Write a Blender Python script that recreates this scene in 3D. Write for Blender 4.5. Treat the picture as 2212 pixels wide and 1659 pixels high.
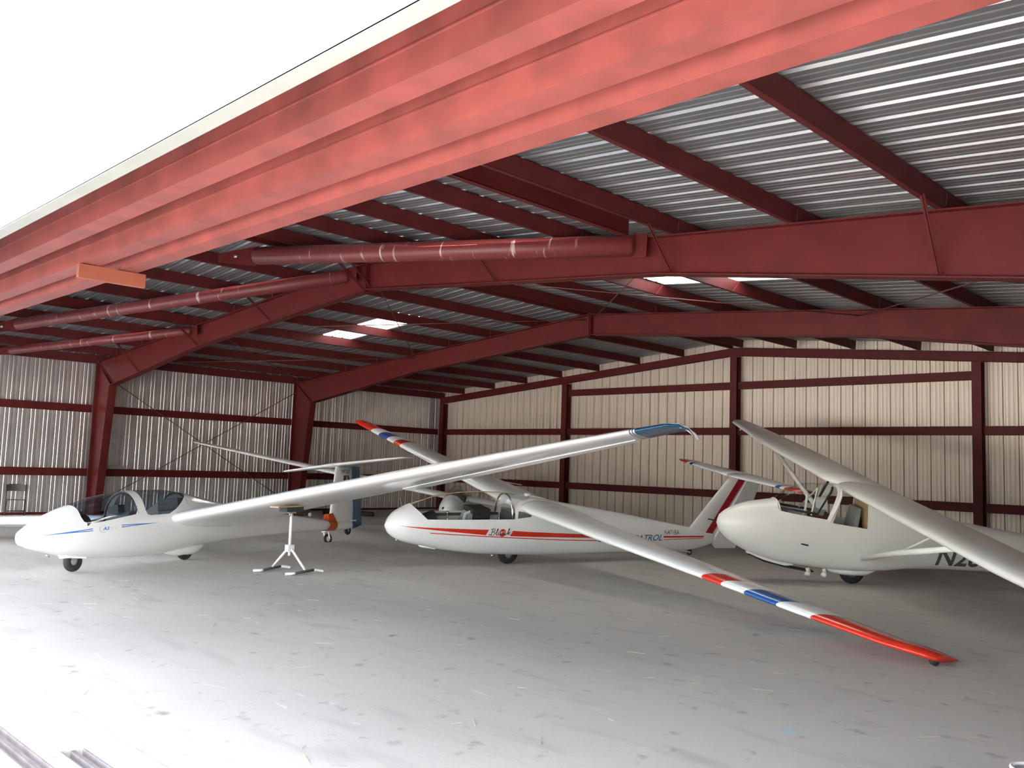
import bpy, bmesh, math, random
import numpy as np
from mathutils import Vector, Matrix
from mathutils.bvhtree import BVHTree

for o in list(bpy.data.objects):
    bpy.data.objects.remove(o, do_unlink=True)
SC = bpy.context.scene
COL = SC.collection
R_ = math.radians
rnd = random.Random(7)

# ------------------------------------------------------------------ camera, sky, exposure
CAMP = (24.674, -8.917, 1.695)
YAW, PITCH, ROLL, FPX = -0.7832, 0.092, 0.0348, 1897.3
fw = Vector((math.sin(YAW)*math.cos(PITCH), math.cos(YAW)*math.cos(PITCH), math.sin(PITCH)))
rt = Vector((math.cos(YAW), -math.sin(YAW), 0.0))
up = rt.cross(fw)
rt2 = rt*math.cos(ROLL) + up*math.sin(ROLL)
up2 = -rt*math.sin(ROLL) + up*math.cos(ROLL)
cd = bpy.data.cameras.new('camera')
cd.sensor_width = 36.0
cd.lens = FPX*36.0/2212.0
cd.clip_start = 0.05
cam = bpy.data.objects.new('camera', cd)
COL.objects.link(cam)
M3 = Matrix((rt2, up2, -fw)).transposed()
cam.matrix_world = Matrix.Translation(CAMP) @ M3.to_4x4()
SC.camera = cam

W = bpy.data.worlds.new('sky')
SC.world = W
W.use_nodes = True
bg = W.node_tree.nodes['Background']
SUND = Vector((0.80, 0.38, 0.36)).normalized()      # towards the morning sun: right of and behind the hangar
skt = W.node_tree.nodes.new('ShaderNodeTexSky')
skt.sky_type = 'NISHITA'
skt.sun_disc = False
skt.sun_elevation = math.asin(SUND.z)
skt.sun_rotation = math.atan2(SUND.x, SUND.y)
skt.air_density = 1.0
skt.dust_density = 4.0
skt.ozone_density = 1.0
hsv = W.node_tree.nodes.new('ShaderNodeHueSaturation')
hsv.inputs['Saturation'].default_value = 0.40      # hazy white morning sky
W.node_tree.links.new(skt.outputs['Color'], hsv.inputs['Color'])
W.node_tree.links.new(hsv.outputs['Color'], bg.inputs['Color'])
bg.inputs['Strength'].default_value = 1.0

sd_ = bpy.data.lights.new('sun', 'SUN')
sd_.energy = 62.0
sd_.angle = R_(2.0)
sd_.color = (1.0, 0.93, 0.84)
sun = bpy.data.objects.new('sun', sd_)
COL.objects.link(sun)
sun.rotation_euler = SUND.to_track_quat('Z', 'Y').to_euler()
sun.location = (60, 25, 40)

vs = SC.view_settings
vs.view_transform = 'Standard'
vs.look = 'None'
vs.gamma = 1.0
vs.use_curve_mapping = False
vs.exposure = 1.8

# ------------------------------------------------------------------ materials
def mat(name, col, rough=0.5, metal=0.0, spec=0.5, coat=0.0, noise=None, bump=None):
    """noise=(scale, amount, second colour, detail)   bump=(scale, strength)"""
    m = bpy.data.materials.new(name)
    m.use_nodes = True
    nt = m.node_tree
    b = nt.nodes['Principled BSDF']
    b.inputs['Base Color'].default_value = (*col, 1)
    b.inputs['Roughness'].default_value = rough
    b.inputs['Metallic'].default_value = metal
    b.inputs['Specular IOR Level'].default_value = spec
    b.inputs['Coat Weight'].default_value = coat
    b.inputs['Coat Roughness'].default_value = 0.08
    if noise or bump:
        tc = nt.nodes.new('ShaderNodeTexCoord')
    if noise:
        n = nt.nodes.new('ShaderNodeTexNoise')
        n.inputs['Scale'].default_value = noise[0]
        n.inputs['Detail'].default_value = noise[3] if len(noise) > 3 else 6
        nt.links.new(tc.outputs['Object'], n.inputs['Vector'])
        r = nt.nodes.new('ShaderNodeValToRGB')
        r.color_ramp.elements[0].position = 0.5 - 0.5*noise[1]
        r.color_ramp.elements[0].color = (*noise[2], 1)
        r.color_ramp.elements[1].position = 0.5 + 0.25*noise[1]
        r.color_ramp.elements[1].color = (*col, 1)
        nt.links.new(n.outputs['Fac'], r.inputs['Fac'])
        nt.links.new(r.outputs['Color'], b.inputs['Base Color'])
    if bump:
        n2 = nt.nodes.new('ShaderNodeTexNoise')
        n2.inputs['Scale'].default_value = bump[0]
        nt.links.new(tc.outputs['Object'], n2.inputs['Vector'])
        bp = nt.nodes.new('ShaderNodeBump')
        bp.inputs['Strength'].default_value = bump[1]
        bp.inputs['Distance'].default_value = 0.02
        nt.links.new(n2.outputs['Fac'], bp.inputs['Height'])
        nt.links.new(bp.outputs['Normal'], b.inputs['Normal'])
    return m

def glass_mat(name, tint, spec=1.45, alpha=1.0):
    m = bpy.data.materials.new(name)
    m.use_nodes = True
    nt = m.node_tree
    nt.nodes.remove(nt.nodes['Principled BSDF'])
    out = nt.nodes['Material Output']
    tr = nt.nodes.new('ShaderNodeBsdfTransparent')
    tr.inputs['Color'].default_value = (*tint, 1)
    gl = nt.nodes.new('ShaderNodeBsdfGlossy')
    gl.inputs['Roughness'].default_value = 0.03
    lw = nt.nodes.new('ShaderNodeLayerWeight')
    lw.inputs['Blend'].default_value = 0.5
    pw = nt.nodes.new('ShaderNodeMath'); pw.operation = 'POWER'; pw.inputs[1].default_value = 4.0
    nt.links.new(lw.outputs['Facing'], pw.inputs[0])
    fr = nt.nodes.new('ShaderNodeMath'); fr.operation = 'MULTIPLY_ADD'
    nt.links.new(pw.outputs[0], fr.inputs[0])
    fr.inputs[1].default_value = 0.6
    fr.inputs[2].default_value = spec - 1.36
    mx = nt.nodes.new('ShaderNodeMixShader')
    nt.links.new(fr.outputs[0], mx.inputs[0])
    nt.links.new(tr.outputs[0], mx.inputs[1])
    nt.links.new(gl.outputs[0], mx.inputs[2])
    nt.links.new(mx.outputs[0], out.inputs[0])
    return m

def translucent_mat(name, col):
    m = bpy.data.materials.new(name)
    m.use_nodes = True
    nt = m.node_tree
    nt.nodes.remove(nt.nodes['Principled BSDF'])
    out = nt.nodes['Material Output']
    t = nt.nodes.new('ShaderNodeBsdfTranslucent')
    t.inputs['Color'].default_value = (*col, 1)
    d = nt.nodes.new('ShaderNodeBsdfTransparent')
    d.inputs['Color'].default_value = (*col, 1)
    mx = nt.nodes.new('ShaderNodeMixShader')
    mx.inputs[0].default_value = 0.0
    nt.links.new(t.outputs[0], mx.inputs[1])
    nt.links.new(d.outputs[0], mx.inputs[2])
    nt.links.new(mx.outputs[0], out.inputs[0])
    return m

def floor_mat(name, base, dark, light, spots=()):
    m = bpy.data.materials.new(name)
    m.use_nodes = True
    nt = m.node_tree
    N = nt.nodes.new
    L = nt.links.new
    b = nt.nodes['Principled BSDF']
    tc = N('ShaderNodeTexCoord')
    def noise(sc, det, vec=None, dist=0.0):
        n = N('ShaderNodeTexNoise')
        n.inputs['Scale'].default_value = sc
        n.inputs['Detail'].default_value = det
        n.inputs['Distortion'].default_value = dist
        L(vec or tc.outputs['Object'], n.inputs['Vector'])
        return n
    def ramp(src, p0, p1):
        r = N('ShaderNodeMapRange')
        r.inputs['From Min'].default_value = p0
        r.inputs['From Max'].default_value = p1
        L(src, r.inputs['Value'])
        return r.outputs[0]
    def mix(fac, a, c):
        x = N('ShaderNodeMix')
        x.data_type = 'RGBA'
        L(fac, x.inputs['Factor'])
        if isinstance(a, tuple): x.inputs['A'].default_value = (*a, 1)
        else: L(a, x.inputs['A'])
        x.inputs['B'].default_value = (*c, 1)
        return x.outputs['Result']
    big = ramp(noise(0.35, 5).outputs['Fac'], 0.40, 0.62)
    col = mix(big, base, tuple(0.5*(a+c) for a, c in zip(base, dark)))
    # swept stains: noise stretched along one direction
    mp = N('ShaderNodeMapping')
    mp.inputs['Rotation'].default_value = (0, 0, R_(38))
    mp.inputs['Scale'].default_value = (0.9, 3.4, 1)
    L(tc.outputs['Object'], mp.inputs['Vector'])
    st = ramp(noise(1.1, 6, mp.outputs[0], 0.4).outputs['Fac'], 0.56, 0.72)
    col = mix(st, col, dark)
    sm = ramp(noise(5.0, 5).outputs['Fac'], 0.62, 0.75)
    col = mix(sm, col, tuple(0.65*d for d in dark))
    wt = ramp(noise(2.3, 7, mp.outputs[0], 0.8).outputs['Fac'], 0.68, 0.74)
    col = mix(wt, col, light)
    for (px, py, rx, ry, c) in spots:
        m2 = N('ShaderNodeMapping')
        m2.vector_type = 'TEXTURE'
        m2.inputs['Location'].default_value = (px, py, 0)
        m2.inputs['Scale'].default_value = (rx, ry, 1)
        m2.inputs['Rotation'].default_value = (0, 0, R_(45))
        L(tc.outputs['Object'], m2.inputs['Vector'])
        ln = N('ShaderNodeVectorMath'); ln.operation = 'LENGTH'
        L(m2.outputs[0], ln.inputs[0])
        col = mix(ramp(ln.outputs['Value'], 1.0, 0.8), col, c)
    L(col, b.inputs['Base Color'])
    b.inputs['Roughness'].default_value = 0.55
    b.inputs['Specular IOR Level'].default_value = 0.18
    bp = N('ShaderNodeBump')
    bp.inputs['Strength'].default_value = 0.12
    bp.inputs['Distance'].default_value = 0.01
    L(noise(30, 4).outputs['Fac'], bp.inputs['Height'])
    L(bp.outputs['Normal'], b.inputs['Normal'])
    return m

MT = {}
MT['steel'] = mat('red_primer_steel', (0.105, 0.014, 0.0135), 0.5, 0.0, 0.18, noise=(2.5, 0.5, (0.08, 0.011, 0.011)))
MT['steel_dark'] = mat('red_primer_purlin', (0.11, 0.017, 0.019), 0.55, 0.0, 0.2, noise=(3.0, 0.5, (0.085, 0.014, 0.015)))
MT['steel_rust'] = mat('red_primer_header', (0.19, 0.045, 0.040), 0.48, 0.0, 0.3, noise=(5.0, 0.55, (0.105, 0.030, 0.025), 10))
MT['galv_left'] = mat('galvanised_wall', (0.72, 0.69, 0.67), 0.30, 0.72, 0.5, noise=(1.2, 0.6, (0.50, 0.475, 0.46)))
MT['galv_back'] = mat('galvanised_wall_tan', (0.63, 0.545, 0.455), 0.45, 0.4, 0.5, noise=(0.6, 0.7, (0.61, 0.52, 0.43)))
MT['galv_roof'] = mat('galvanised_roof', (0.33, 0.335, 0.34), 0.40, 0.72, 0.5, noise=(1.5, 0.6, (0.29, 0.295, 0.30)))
MT['white_wall'] = mat('white_siding', (0.86, 0.87, 0.88), 0.5, noise=(1.0, 0.6, (0.80, 0.81, 0.82)))
MT['trim'] = mat('grey_trim', (0.16, 0.165, 0.155), 0.45, noise=(4, 0.6, (0.13, 0.135, 0.125)))
MT['floor'] = floor_mat('concrete_floor', (0.56, 0.53, 0.49), (0.455, 0.43, 0.40), (0.64, 0.615, 0.58),
                        spots=[(21.79, -3.31, 0.06, 0.10, (0.46, 0.56, 0.60))])
MT['apron'] = floor_mat('concrete_apron', (0.47, 0.46, 0.445), (0.40, 0.39, 0.38), (0.56, 0.55, 0.53))
MT['track'] = mat('track_steel', (0.42, 0.38, 0.38), 0.45, 0.5, noise=(9, 0.6, (0.28, 0.22, 0.21)))
MT['gel'] = mat('white_gelcoat', (0.90, 0.90, 0.90), 0.16, 0.0, 0.5, 0.4, noise=(0.8, 0.6, (0.88, 0.88, 0.88)))
MT['paint'] = mat('white_aircraft_paint', (0.88, 0.885, 0.885), 0.26, 0.0, 0.5, 0.3, noise=(1.0, 0.6, (0.85, 0.855, 0.855)))
MT['fabric'] = mat('cream_white_dope', (0.90, 0.89, 0.84), 0.33, 0.0, 0.45, 0.15, noise=(1.1, 0.6, (0.86, 0.85, 0.80)))
MT['red'] = mat('red_paint', (0.72, 0.035, 0.012), 0.22, 0, 0.5, 0.3, noise=(3, 0.5, (0.62, 0.025, 0.012)))
MT['crimson'] = mat('crimson_paint', (0.50, 0.012, 0.03), 0.3, noise=(3, 0.5, (0.43, 0.01, 0.025)))
MT['blue'] = mat('blue_paint', (0.012, 0.10, 0.36), 0.22, 0, 0.5, 0.3, noise=(3, 0.5, (0.01, 0.085, 0.31)))
MT['teal'] = mat('blue_tip_paint', (0.006, 0.085, 0.19), 0.18, 0, 0.5, 0.4, noise=(3, 0.5, (0.005, 0.07, 0.16)))
MT['rudder'] = mat('dull_blue_rudder', (0.02, 0.085, 0.15), 0.4, noise=(3, 0.5, (0.017, 0.072, 0.13)))
MT['lightblue'] = mat('light_blue_decal', (0.05, 0.22, 0.62), 0.3, noise=(8, 0.4, (0.045, 0.2, 0.58)))
MT['patrol'] = mat('patrol_blue_decal', (0.03, 0.15, 0.27), 0.3, noise=(8, 0.4, (0.025, 0.13, 0.24)))
MT['navy'] = mat('navy_decal', (0.02, 0.03, 0.09), 0.3, noise=(8, 0.4, (0.018, 0.027, 0.08)))
MT['black'] = mat('black_decal', (0.02, 0.02, 0.022), 0.35, noise=(8, 0.4, (0.016, 0.016, 0.018)))
MT['grey_txt'] = mat('grey_decal', (0.11, 0.11, 0.11), 0.4, noise=(8, 0.4, (0.10, 0.10, 0.10)))
MT['pale_txt'] = mat('pale_grey_decal', (0.60, 0.64, 0.68), 0.4, noise=(8, 0.4, (0.58, 0.62, 0.66)))
MT['gold'] = mat('gold_pinstripe', (0.55, 0.38, 0.12), 0.35, noise=(8, 0.4, (0.5, 0.34, 0.1)))
MT['rubber'] = mat('tyre_rubber', (0.025, 0.025, 0.026), 0.75, noise=(14, 0.5, (0.018, 0.018, 0.018)))
MT['hub'] = mat('grey_hub', (0.5, 0.5, 0.5), 0.35, 0.7, noise=(10, 0.5, (0.4, 0.4, 0.4)))
MT['dark'] = mat('cockpit_black', (0.018, 0.018, 0.02), 0.7, noise=(8, 0.5, (0.012, 0.012, 0.013)))
MT['charcoal'] = mat('cockpit_grey', (0.10, 0.105, 0.11), 0.6, noise=(5, 0.5, (0.07, 0.075, 0.08)))
MT['midgrey'] = mat('cockpit_light_grey', (0.33, 0.34, 0.34), 0.5, noise=(5, 0.5, (0.28, 0.29, 0.29)))
MT['chrome'] = mat('bright_metal', (0.75, 0.75, 0.75), 0.2, 1.0, noise=(10, 0.4, (0.68, 0.68, 0.68)))
MT['orange'] = mat('orange_dolly_shell', (0.60, 0.085, 0.01), 0.28, 0, 0.5, 0.2, noise=(6, 0.5, (0.42, 0.05, 0.01)))
MT['wood'] = mat('orange_wood', (0.20, 0.050, 0.024), 0.6, noise=(5, 0.7, (0.14, 0.032, 0.016)))
MT['plywood'] = mat('plywood', (0.55, 0.40, 0.24), 0.6, noise=(8, 0.6, (0.45, 0.31, 0.17)))
MT['carpet'] = mat('dark_carpet', (0.055, 0.06, 0.065), 0.95, noise=(30, 0.6, (0.03, 0.03, 0.035)))
MT['whitesteel'] = mat('white_painted_tube', (0.80, 0.81, 0.80), 0.35, noise=(8, 0.5, (0.72, 0.73, 0.72)))
MT['chair'] = mat('taupe_chair_metal', (0.055, 0.045, 0.042), 0.5, 0.1, noise=(8, 0.5, (0.042, 0.034, 0.031)))
MT['brown'] = mat('brown_crate', (0.13, 0.065, 0.045), 0.7, noise=(5, 0.6, (0.09, 0.045, 0.03)))
MT['cushion'] = mat('red_brown_cushion', (0.16, 0.04, 0.03), 0.8, noise=(12, 0.5, (0.11, 0.028, 0.02)))
MT['tan'] = mat('tan_board', (0.55, 0.38, 0.20), 0.6, noise=(5, 0.5, (0.48, 0.32, 0.16)))
MT['straw'] = mat('dry_straw', (0.60, 0.54, 0.40), 0.8, noise=(12, 0.5, (0.5, 0.44, 0.32)))
MT['rod'] = mat('rusty_rod', (0.13, 0.05, 0.04), 0.6, noise=(8, 0.5, (0.09, 0.035, 0.03)))
MT['glass_smoke'] = glass_mat('smoked_canopy', (0.70, 0.78, 0.83), 1.5)
MT['glass'] = glass_mat('clear_canopy', (0.94, 0.955, 0.94), 1.38)
MT['skylight'] = translucent_mat('skylight_fibreglass', (0.16, 0.16, 0.155))

def tube_mat():
    m = mat('streaked_pipe', (0.16, 0.026, 0.026), 0.45)
    nt = m.node_tree; N = nt.nodes.new; L = nt.links.new
    b = nt.nodes['Principled BSDF']
    tc = N('ShaderNodeTexCoord')
    mp = N('ShaderNodeMapping')
    mp.inputs['Scale'].default_value = (1, 1, 9.0)
    L(tc.outputs['Object'], mp.inputs['Vector'])
    n = N('ShaderNodeTexNoise')
    n.inputs['Scale'].default_value = 1.6
    n.inputs['Detail'].default_value = 4
    n.inputs['Distortion'].default_value = 0.35
    L(mp.outputs[0], n.inputs['Vector'])
    r = N('ShaderNodeValToRGB')
    r.color_ramp.elements[0].position = 0.64
    r.color_ramp.elements[0].color = (0.155, 0.025, 0.026, 1)
    r.color_ramp.elements[1].position = 0.70
    r.color_ramp.elements[1].color = (0.46, 0.34, 0.31, 1)
    L(n.outputs['Fac'], r.inputs['Fac'])
    L(r.outputs['Color'], b.inputs['Base Color'])
    return m
MT['tube'] = tube_mat()

# ------------------------------------------------------------------ object helpers
def link(name, me, m=None, parent=None):
    o = bpy.data.objects.new(name, me)
    COL.objects.link(o)
    if m is not None and me is not None:
        for x in (m if isinstance(m, (list, tuple)) else [m]):
            me.materials.append(MT[x] if isinstance(x, str) else x)
    if parent is not None:
        o.parent = parent
    return o

def tag(o, label, cat, group=None, kind=None):
    o['label'] = label
    if cat: o['category'] = cat
    if group: o['group'] = group
    if kind: o['kind'] = kind
    return o

def empty(name, label, cat, loc=(0, 0, 0), group=None, kind=None):
    o = bpy.data.objects.new(name, None)
    COL.objects.link(o)
    o.location = loc
    o.empty_display_size = 0.2
    return tag(o, label, cat, group, kind)

def struct(o, label=None):
    o['kind'] = 'structure'
    if label: o['label'] = label
    return o

class MB:
    """collects simple shapes into one mesh"""
    def __init__(s): s.v = []; s.f = []; s.smooth = []
    def add(s, vs, fs, smooth=False):
        k = len(s.v); s.v += [tuple(p) for p in vs]
        for f in fs: s.f.append(tuple(i+k for i in f)); s.smooth.append(smooth)
        return s
    def box(s, x0, x1, y0, y1, z0, z1):
        v = [(x, y, z) for x in (x0, x1) for y in (y0, y1) for z in (z0, z1)]
        return s.add(v, [(0,1,3,2),(4,6,7,5),(0,4,5,1),(2,3,7,6),(0,2,6,4),(1,5,7,3)])
    def bar(s, a, b, w, h, upv=(0, 0, 1)):
        a = Vector(a); b = Vector(b); d = (b-a).normalized(); u = Vector(upv)
        if abs(d.dot(u)) > 0.98: u = Vector((0, 1, 0)) if abs(d.y) < 0.9 else Vector((1, 0, 0))
        r = d.cross(u).normalized(); u = r.cross(d).normalized()
        v = []
        for p in (a, b):
            for i, j in ((-1,-1),(1,-1),(1,1),(-1,1)):
                v.append(p + r*(i*w/2) + u*(j*h/2))
        return s.add(v, [(0,1,2,3),(7,6,5,4),(0,4,5,1),(1,5,6,2),(2,6,7,3),(3,7,4,0)])
    def tube(s, pts, r, n=10, cap=True):
        pts = [Vector(p) for p in pts]; rr = r if isinstance(r, (list, tuple)) else [r]*len(pts)
        v = []; f = []; prev = None
        for i, p in enumerate(pts):
            d = (pts[min(i+1, len(pts)-1)] - pts[max(i-1, 0)]).normalized()
            if prev is None:
                a = Vector((0, 0, 1)) if abs(d.z) < 0.9 else Vector((1, 0, 0))
                prev = d.cross(a).normalized()
            u = (prev - d*prev.dot(d)).normalized(); prev = u; w = d.cross(u)
            for k in range(n):
                t = 2*math.pi*k/n
                v.append(p + (u*math.cos(t) + w*math.sin(t))*rr[i])
        for i in range(len(pts)-1):
            for k in range(n):
                f.append((i*n+k, i*n+(k+1) % n, (i+1)*n+(k+1) % n, (i+1)*n+k))
        if cap:
            f.append(tuple(range(n-1, -1, -1))); f.append(tuple(range((len(pts)-1)*n, len(pts)*n)))
        return s.add(v, f, True)
    def lathe(s, prof, c, axis, n=28):
        """prof: (radius, offset along axis)"""
        a = Vector(axis).normalized(); t = Vector((0, 0, 1)) if abs(a.z) < 0.9 else Vector((1, 0, 0))
        u = a.cross(t).normalized(); w = a.cross(u); c = Vector(c); v = []; f = []
        for (r, h) in prof:
            for k in range(n):
                th = 2*math.pi*k/n
                v.append(c + a*h + (u*math.cos(th) + w*math.sin(th))*r)
        for i in range(len(prof)-1):
            for k in range(n):
                f.append((i*n+k, i*n+(k+1) % n, (i+1)*n+(k+1) % n, (i+1)*n+k))
        return s.add(v, f, True)
    def prism(s, poly, y0, y1):
        """poly in xz, extruded in y"""
        n = len(poly)
        v = [(x, y0, z) for x, z in poly] + [(x, y1, z) for x, z in poly]
        f = [tuple(range(n)), tuple(range(2*n-1, n-1, -1))]
        f += [(i, i+n, (i+1) % n + n, (i+1) % n) for i in range(n)]
        return s.add(v, f)
    def mesh(s, name):
        me = bpy.data.meshes.new(name)
        me.from_pydata(s.v, [], s.f)
        me.polygons.foreach_set('use_smooth', s.smooth)
        me.update()
        bm = bmesh.new(); bm.from_mesh(me)
        bmesh.ops.recalc_face_normals(bm, faces=bm.faces); bm.to_mesh(me); bm.free()
        return me
    def build(s, name, m, parent=None):
        return link(name, s.mesh(name), m, parent)

# ------------------------------------------------------------------ building dimensions
XM = 12.192                      # ridge
YF, YB = -7.78, 12.38            # front and back sheeting planes
Y_FRAMES = (0.0, 6.096)
def roofz(x): return 5.33 - abs(x-XM)/12.0
def raftz(x): return 5.117 - abs(x-XM)/12.0

# ---- floor
fl = MB()
fl.box(-0.25, 24.65, -6.672, 12.45, -0.25, 0.0)
floor = struct(fl.build('floor', 'floor'), 'grey stained concrete hangar floor')
ap = MB()
T1, T2 = -7.20, -6.965
ap.box(-45, 70, -6.90, -6.684, -0.25, 0.0)
ap.box(-45, 19.3, -7.03, -6.90, -0.25, 0.0)
ap.box(-45, 70, -7.135, -7.03, -0.25, 0.0)
ap.box(-45, 70, -60, -7.265, -0.25, 0.0)
ap.box(-45, 70, -7.265, -7.135, -0.25, -0.045)
ap.box(19.3, 70, -7.03, -6.90, -0.25, -0.045)
apron = struct(ap.build('floor_apron', 'apron'), 'pale concrete apron outside the hangar door')
for i, (yc, xa) in enumerate(((T1, -0.3), (T2, 19.32))):
    tr = MB()
    tr.box(xa, 24.7, yc-0.012, yc+0.012, -0.045, -0.004)
    tr.box(xa, 24.7, yc-0.063, yc-0.055, -0.045, -0.002)
    tr.box(xa, 24.7, yc+0.055, yc+0.063, -0.045, -0.002)
    o = tr.build('door_track', 'track')
    tag(o, ('steel sliding door track sunk in the concrete, running along the whole opening',
            'shorter steel door track sunk in the concrete, next to the floor joint')[i], 'door track')

# ---- ribbed sheets
def rib_profile(width):
    """(u, outward offset) across one sheet: major ribs every third, two minor ribs between"""
    p = []; q = width/3.0
    for k in range(3):
        a = k*q
        p += [(a+0.000, 0.034), (a+0.016, 0.034), (a+0.034, 0.0)]
        for mnr in (0.36, 0.68):
            c = a + mnr*q
            p += [(c-0.018, 0.0), (c-0.008, 0.006), (c+0.008, 0.006), (c+0.018, 0.0)]
        p += [(a+q-0.034+0.0, 0.0), (a+q-0.016, 0.034)]
    p += [(width, 0.034)]
    return p

def sheet_mesh(name, width, lo, hi, place):
    """place(u, off, t) -> xyz ; lo/hi functions of u"""
    pr = rib_profile(width); v = []; f = []
    for (u, w) in pr:
        v += [place(u, w, lo(u)), place(u, w, hi(u))]
    for i in range(len(pr)-1):
        f.append((2*i, 2*i+2, 2*i+3, 2*i+1))
    me = bpy.data.meshes.new(name); me.from_pydata(v, [], f); me.update()
    return me

# left and right walls: sheets share one mesh
NP = 22
PW = (YB-YF)/NP
wl = struct(empty('wall_left', 'galvanised ribbed steel side wall', None, (-0.19, 0, 0)))
wr = struct(empty('wall_right', 'galvanised ribbed steel side wall beside the right eave', None, (24.574, 0, 0)))
me_l = sheet_mesh('wall_panel', PW, lambda u: 0.02, lambda u: roofz(-0.19)+0.02, lambda u, w, t: (-w, u, t))
me_r = sheet_mesh('wall_panel', PW, lambda u: 0.02, lambda u: roofz(-0.19)+0.02, lambda u, w, t: (w, u, t))
me_l.materials.append(MT['galv_left']); me_r.materials.append(MT['galv_left'])
for k in range(NP):
    for (w_, me_) in ((wl, me_l), (wr, me_r)):
        o = link('wall_panel', me_, None, w_); o.location = (0, YF+k*PW, 0)
# back gable wall
NB = 27
BW = 24.764/NB
wb = struct(empty('wall_back', 'tan galvanised ribbed gable wall at the back', None, (XM, YB, 0)))
for k in range(NB):
    x0 = -0.19 + k*BW
    me = sheet_mesh('wall_panel', BW, lambda u: 0.02, lambda u: roofz(x0+u)+0.02, lambda u, w, t: (u, w, t))
    me.materials.append(MT['galv_back'])
    o = link('wall_panel', me, None, wb); o.location = (x0-XM, 0, 0)
# front gable wall above the door header
wf = struct(empty('wall_front', 'white sheeted gable above the open door', None, (XM, YF, 2.67)))
for k in range(NB):
    x0 = -0.19 + k*BW
    me = sheet_mesh('wall_panel', BW, lambda u: 0.0, lambda u: roofz(x0+u)-2.67+0.02, lambda u, w, t: (u, -w, t))
    me.materials.append(MT['white_wall'])
    o = link('wall_panel', me, None, wf); o.location = (x0-XM, 0, 0)
tb = MB(); tb.box(-XM-0.2, XM+0.2, -0.045, -0.035, -0.012, 0.045); tb.box(-XM-0.2, XM+0.2, -0.045, 0.01, -0.014, -0.008)
tb.build('bottom_trim', 'trim', wf)
# roof (ceiling)
ce = struct(empty('ceiling', 'galvanised ribbed steel roof sheeting on red purlins', None, (XM, 2.4, 5.33)))
RW = 0.9
Y0R = -8.46+0.0
def roof_sheet(xa, xb):
    za, zb = roofz(xa)-5.33, roofz(xb)-5.33
    me = sheet_mesh('roof_panel', RW, lambda u: 0, lambda u: 1,
                    lambda u, w, t: ((xa if t == 0 else xb)-XM, u, (za if t == 0 else zb)+w))
    return me
me_rl = roof_sheet(-0.28, XM); me_rr = roof_sheet(XM, 24.664)
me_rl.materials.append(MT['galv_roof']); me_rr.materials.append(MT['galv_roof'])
SKY = {0: (5.74, 8.86), 1: (15.50, 18.54)}
for k in range(24):
    y = Y0R + k*RW
    if k == 13:
        for sd in (0, 1):
            sa, sb = SKY[sd]
            ends = ((-0.28, sa+0.03), (sb-0.03, XM)) if sd == 0 else ((XM, sa+0.03), (sb-0.03, 24.664))
            for (xa, xb) in ends:
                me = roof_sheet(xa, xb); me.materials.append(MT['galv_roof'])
                link('roof_panel', me, None, ce).location = (0, y-2.4, 0)
            me = roof_sheet(sa, sb); me.materials.append(MT['skylight'])
            o = link('window_%d' % (sd+1), me); o.location = (XM, y, 5.331)
            struct(o, 'translucent white skylight sheet in the roof')
        continue
    for me in (me_rl, me_rr):
        link('roof_panel', me, None, ce).location = (0, y-2.4, 0)
rc = MB()
rc.add([(-0.25, -10, -0.0), (0, -10, 0.055), (0.25, -10, 0.0), (-0.25, 10.3, 0.0), (0, 10.3, 0.055), (0.25, 10.3, 0.0)], [(0, 1, 4, 3), (1, 2, 5, 4)])
o = rc.build('ridge_cap', 'trim', ce)
for i, sx in enumerate((-0.27, 24.654)):
    tm = MB(); tm.box(sx-0.06, sx+0.06, YF-0.1, YB+0.1, 4.14, 4.40)
    struct(tm.build('trim_%d' % (i+1), 'trim'), 'grey eave gutter trim')
for i, (xa, xb, yy) in enumerate(((-0.35, XM, YB+0.08), (XM, 24.73, YB+0.08), (-0.35, XM, YF-0.09), (XM, 24.73, YF-0.09))):
    tm = MB()
    za, zb = roofz(xa), roofz(xb)
    tm.prism([(xa, za-0.10), (xb, zb-0.10), (xb, zb+0.10), (xa, za+0.10)], yy-0.04, yy+0.04)
    struct(tm.build('trim_%d' % (i+3), 'trim'), 'grey rake trim along the roof edge')

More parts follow.
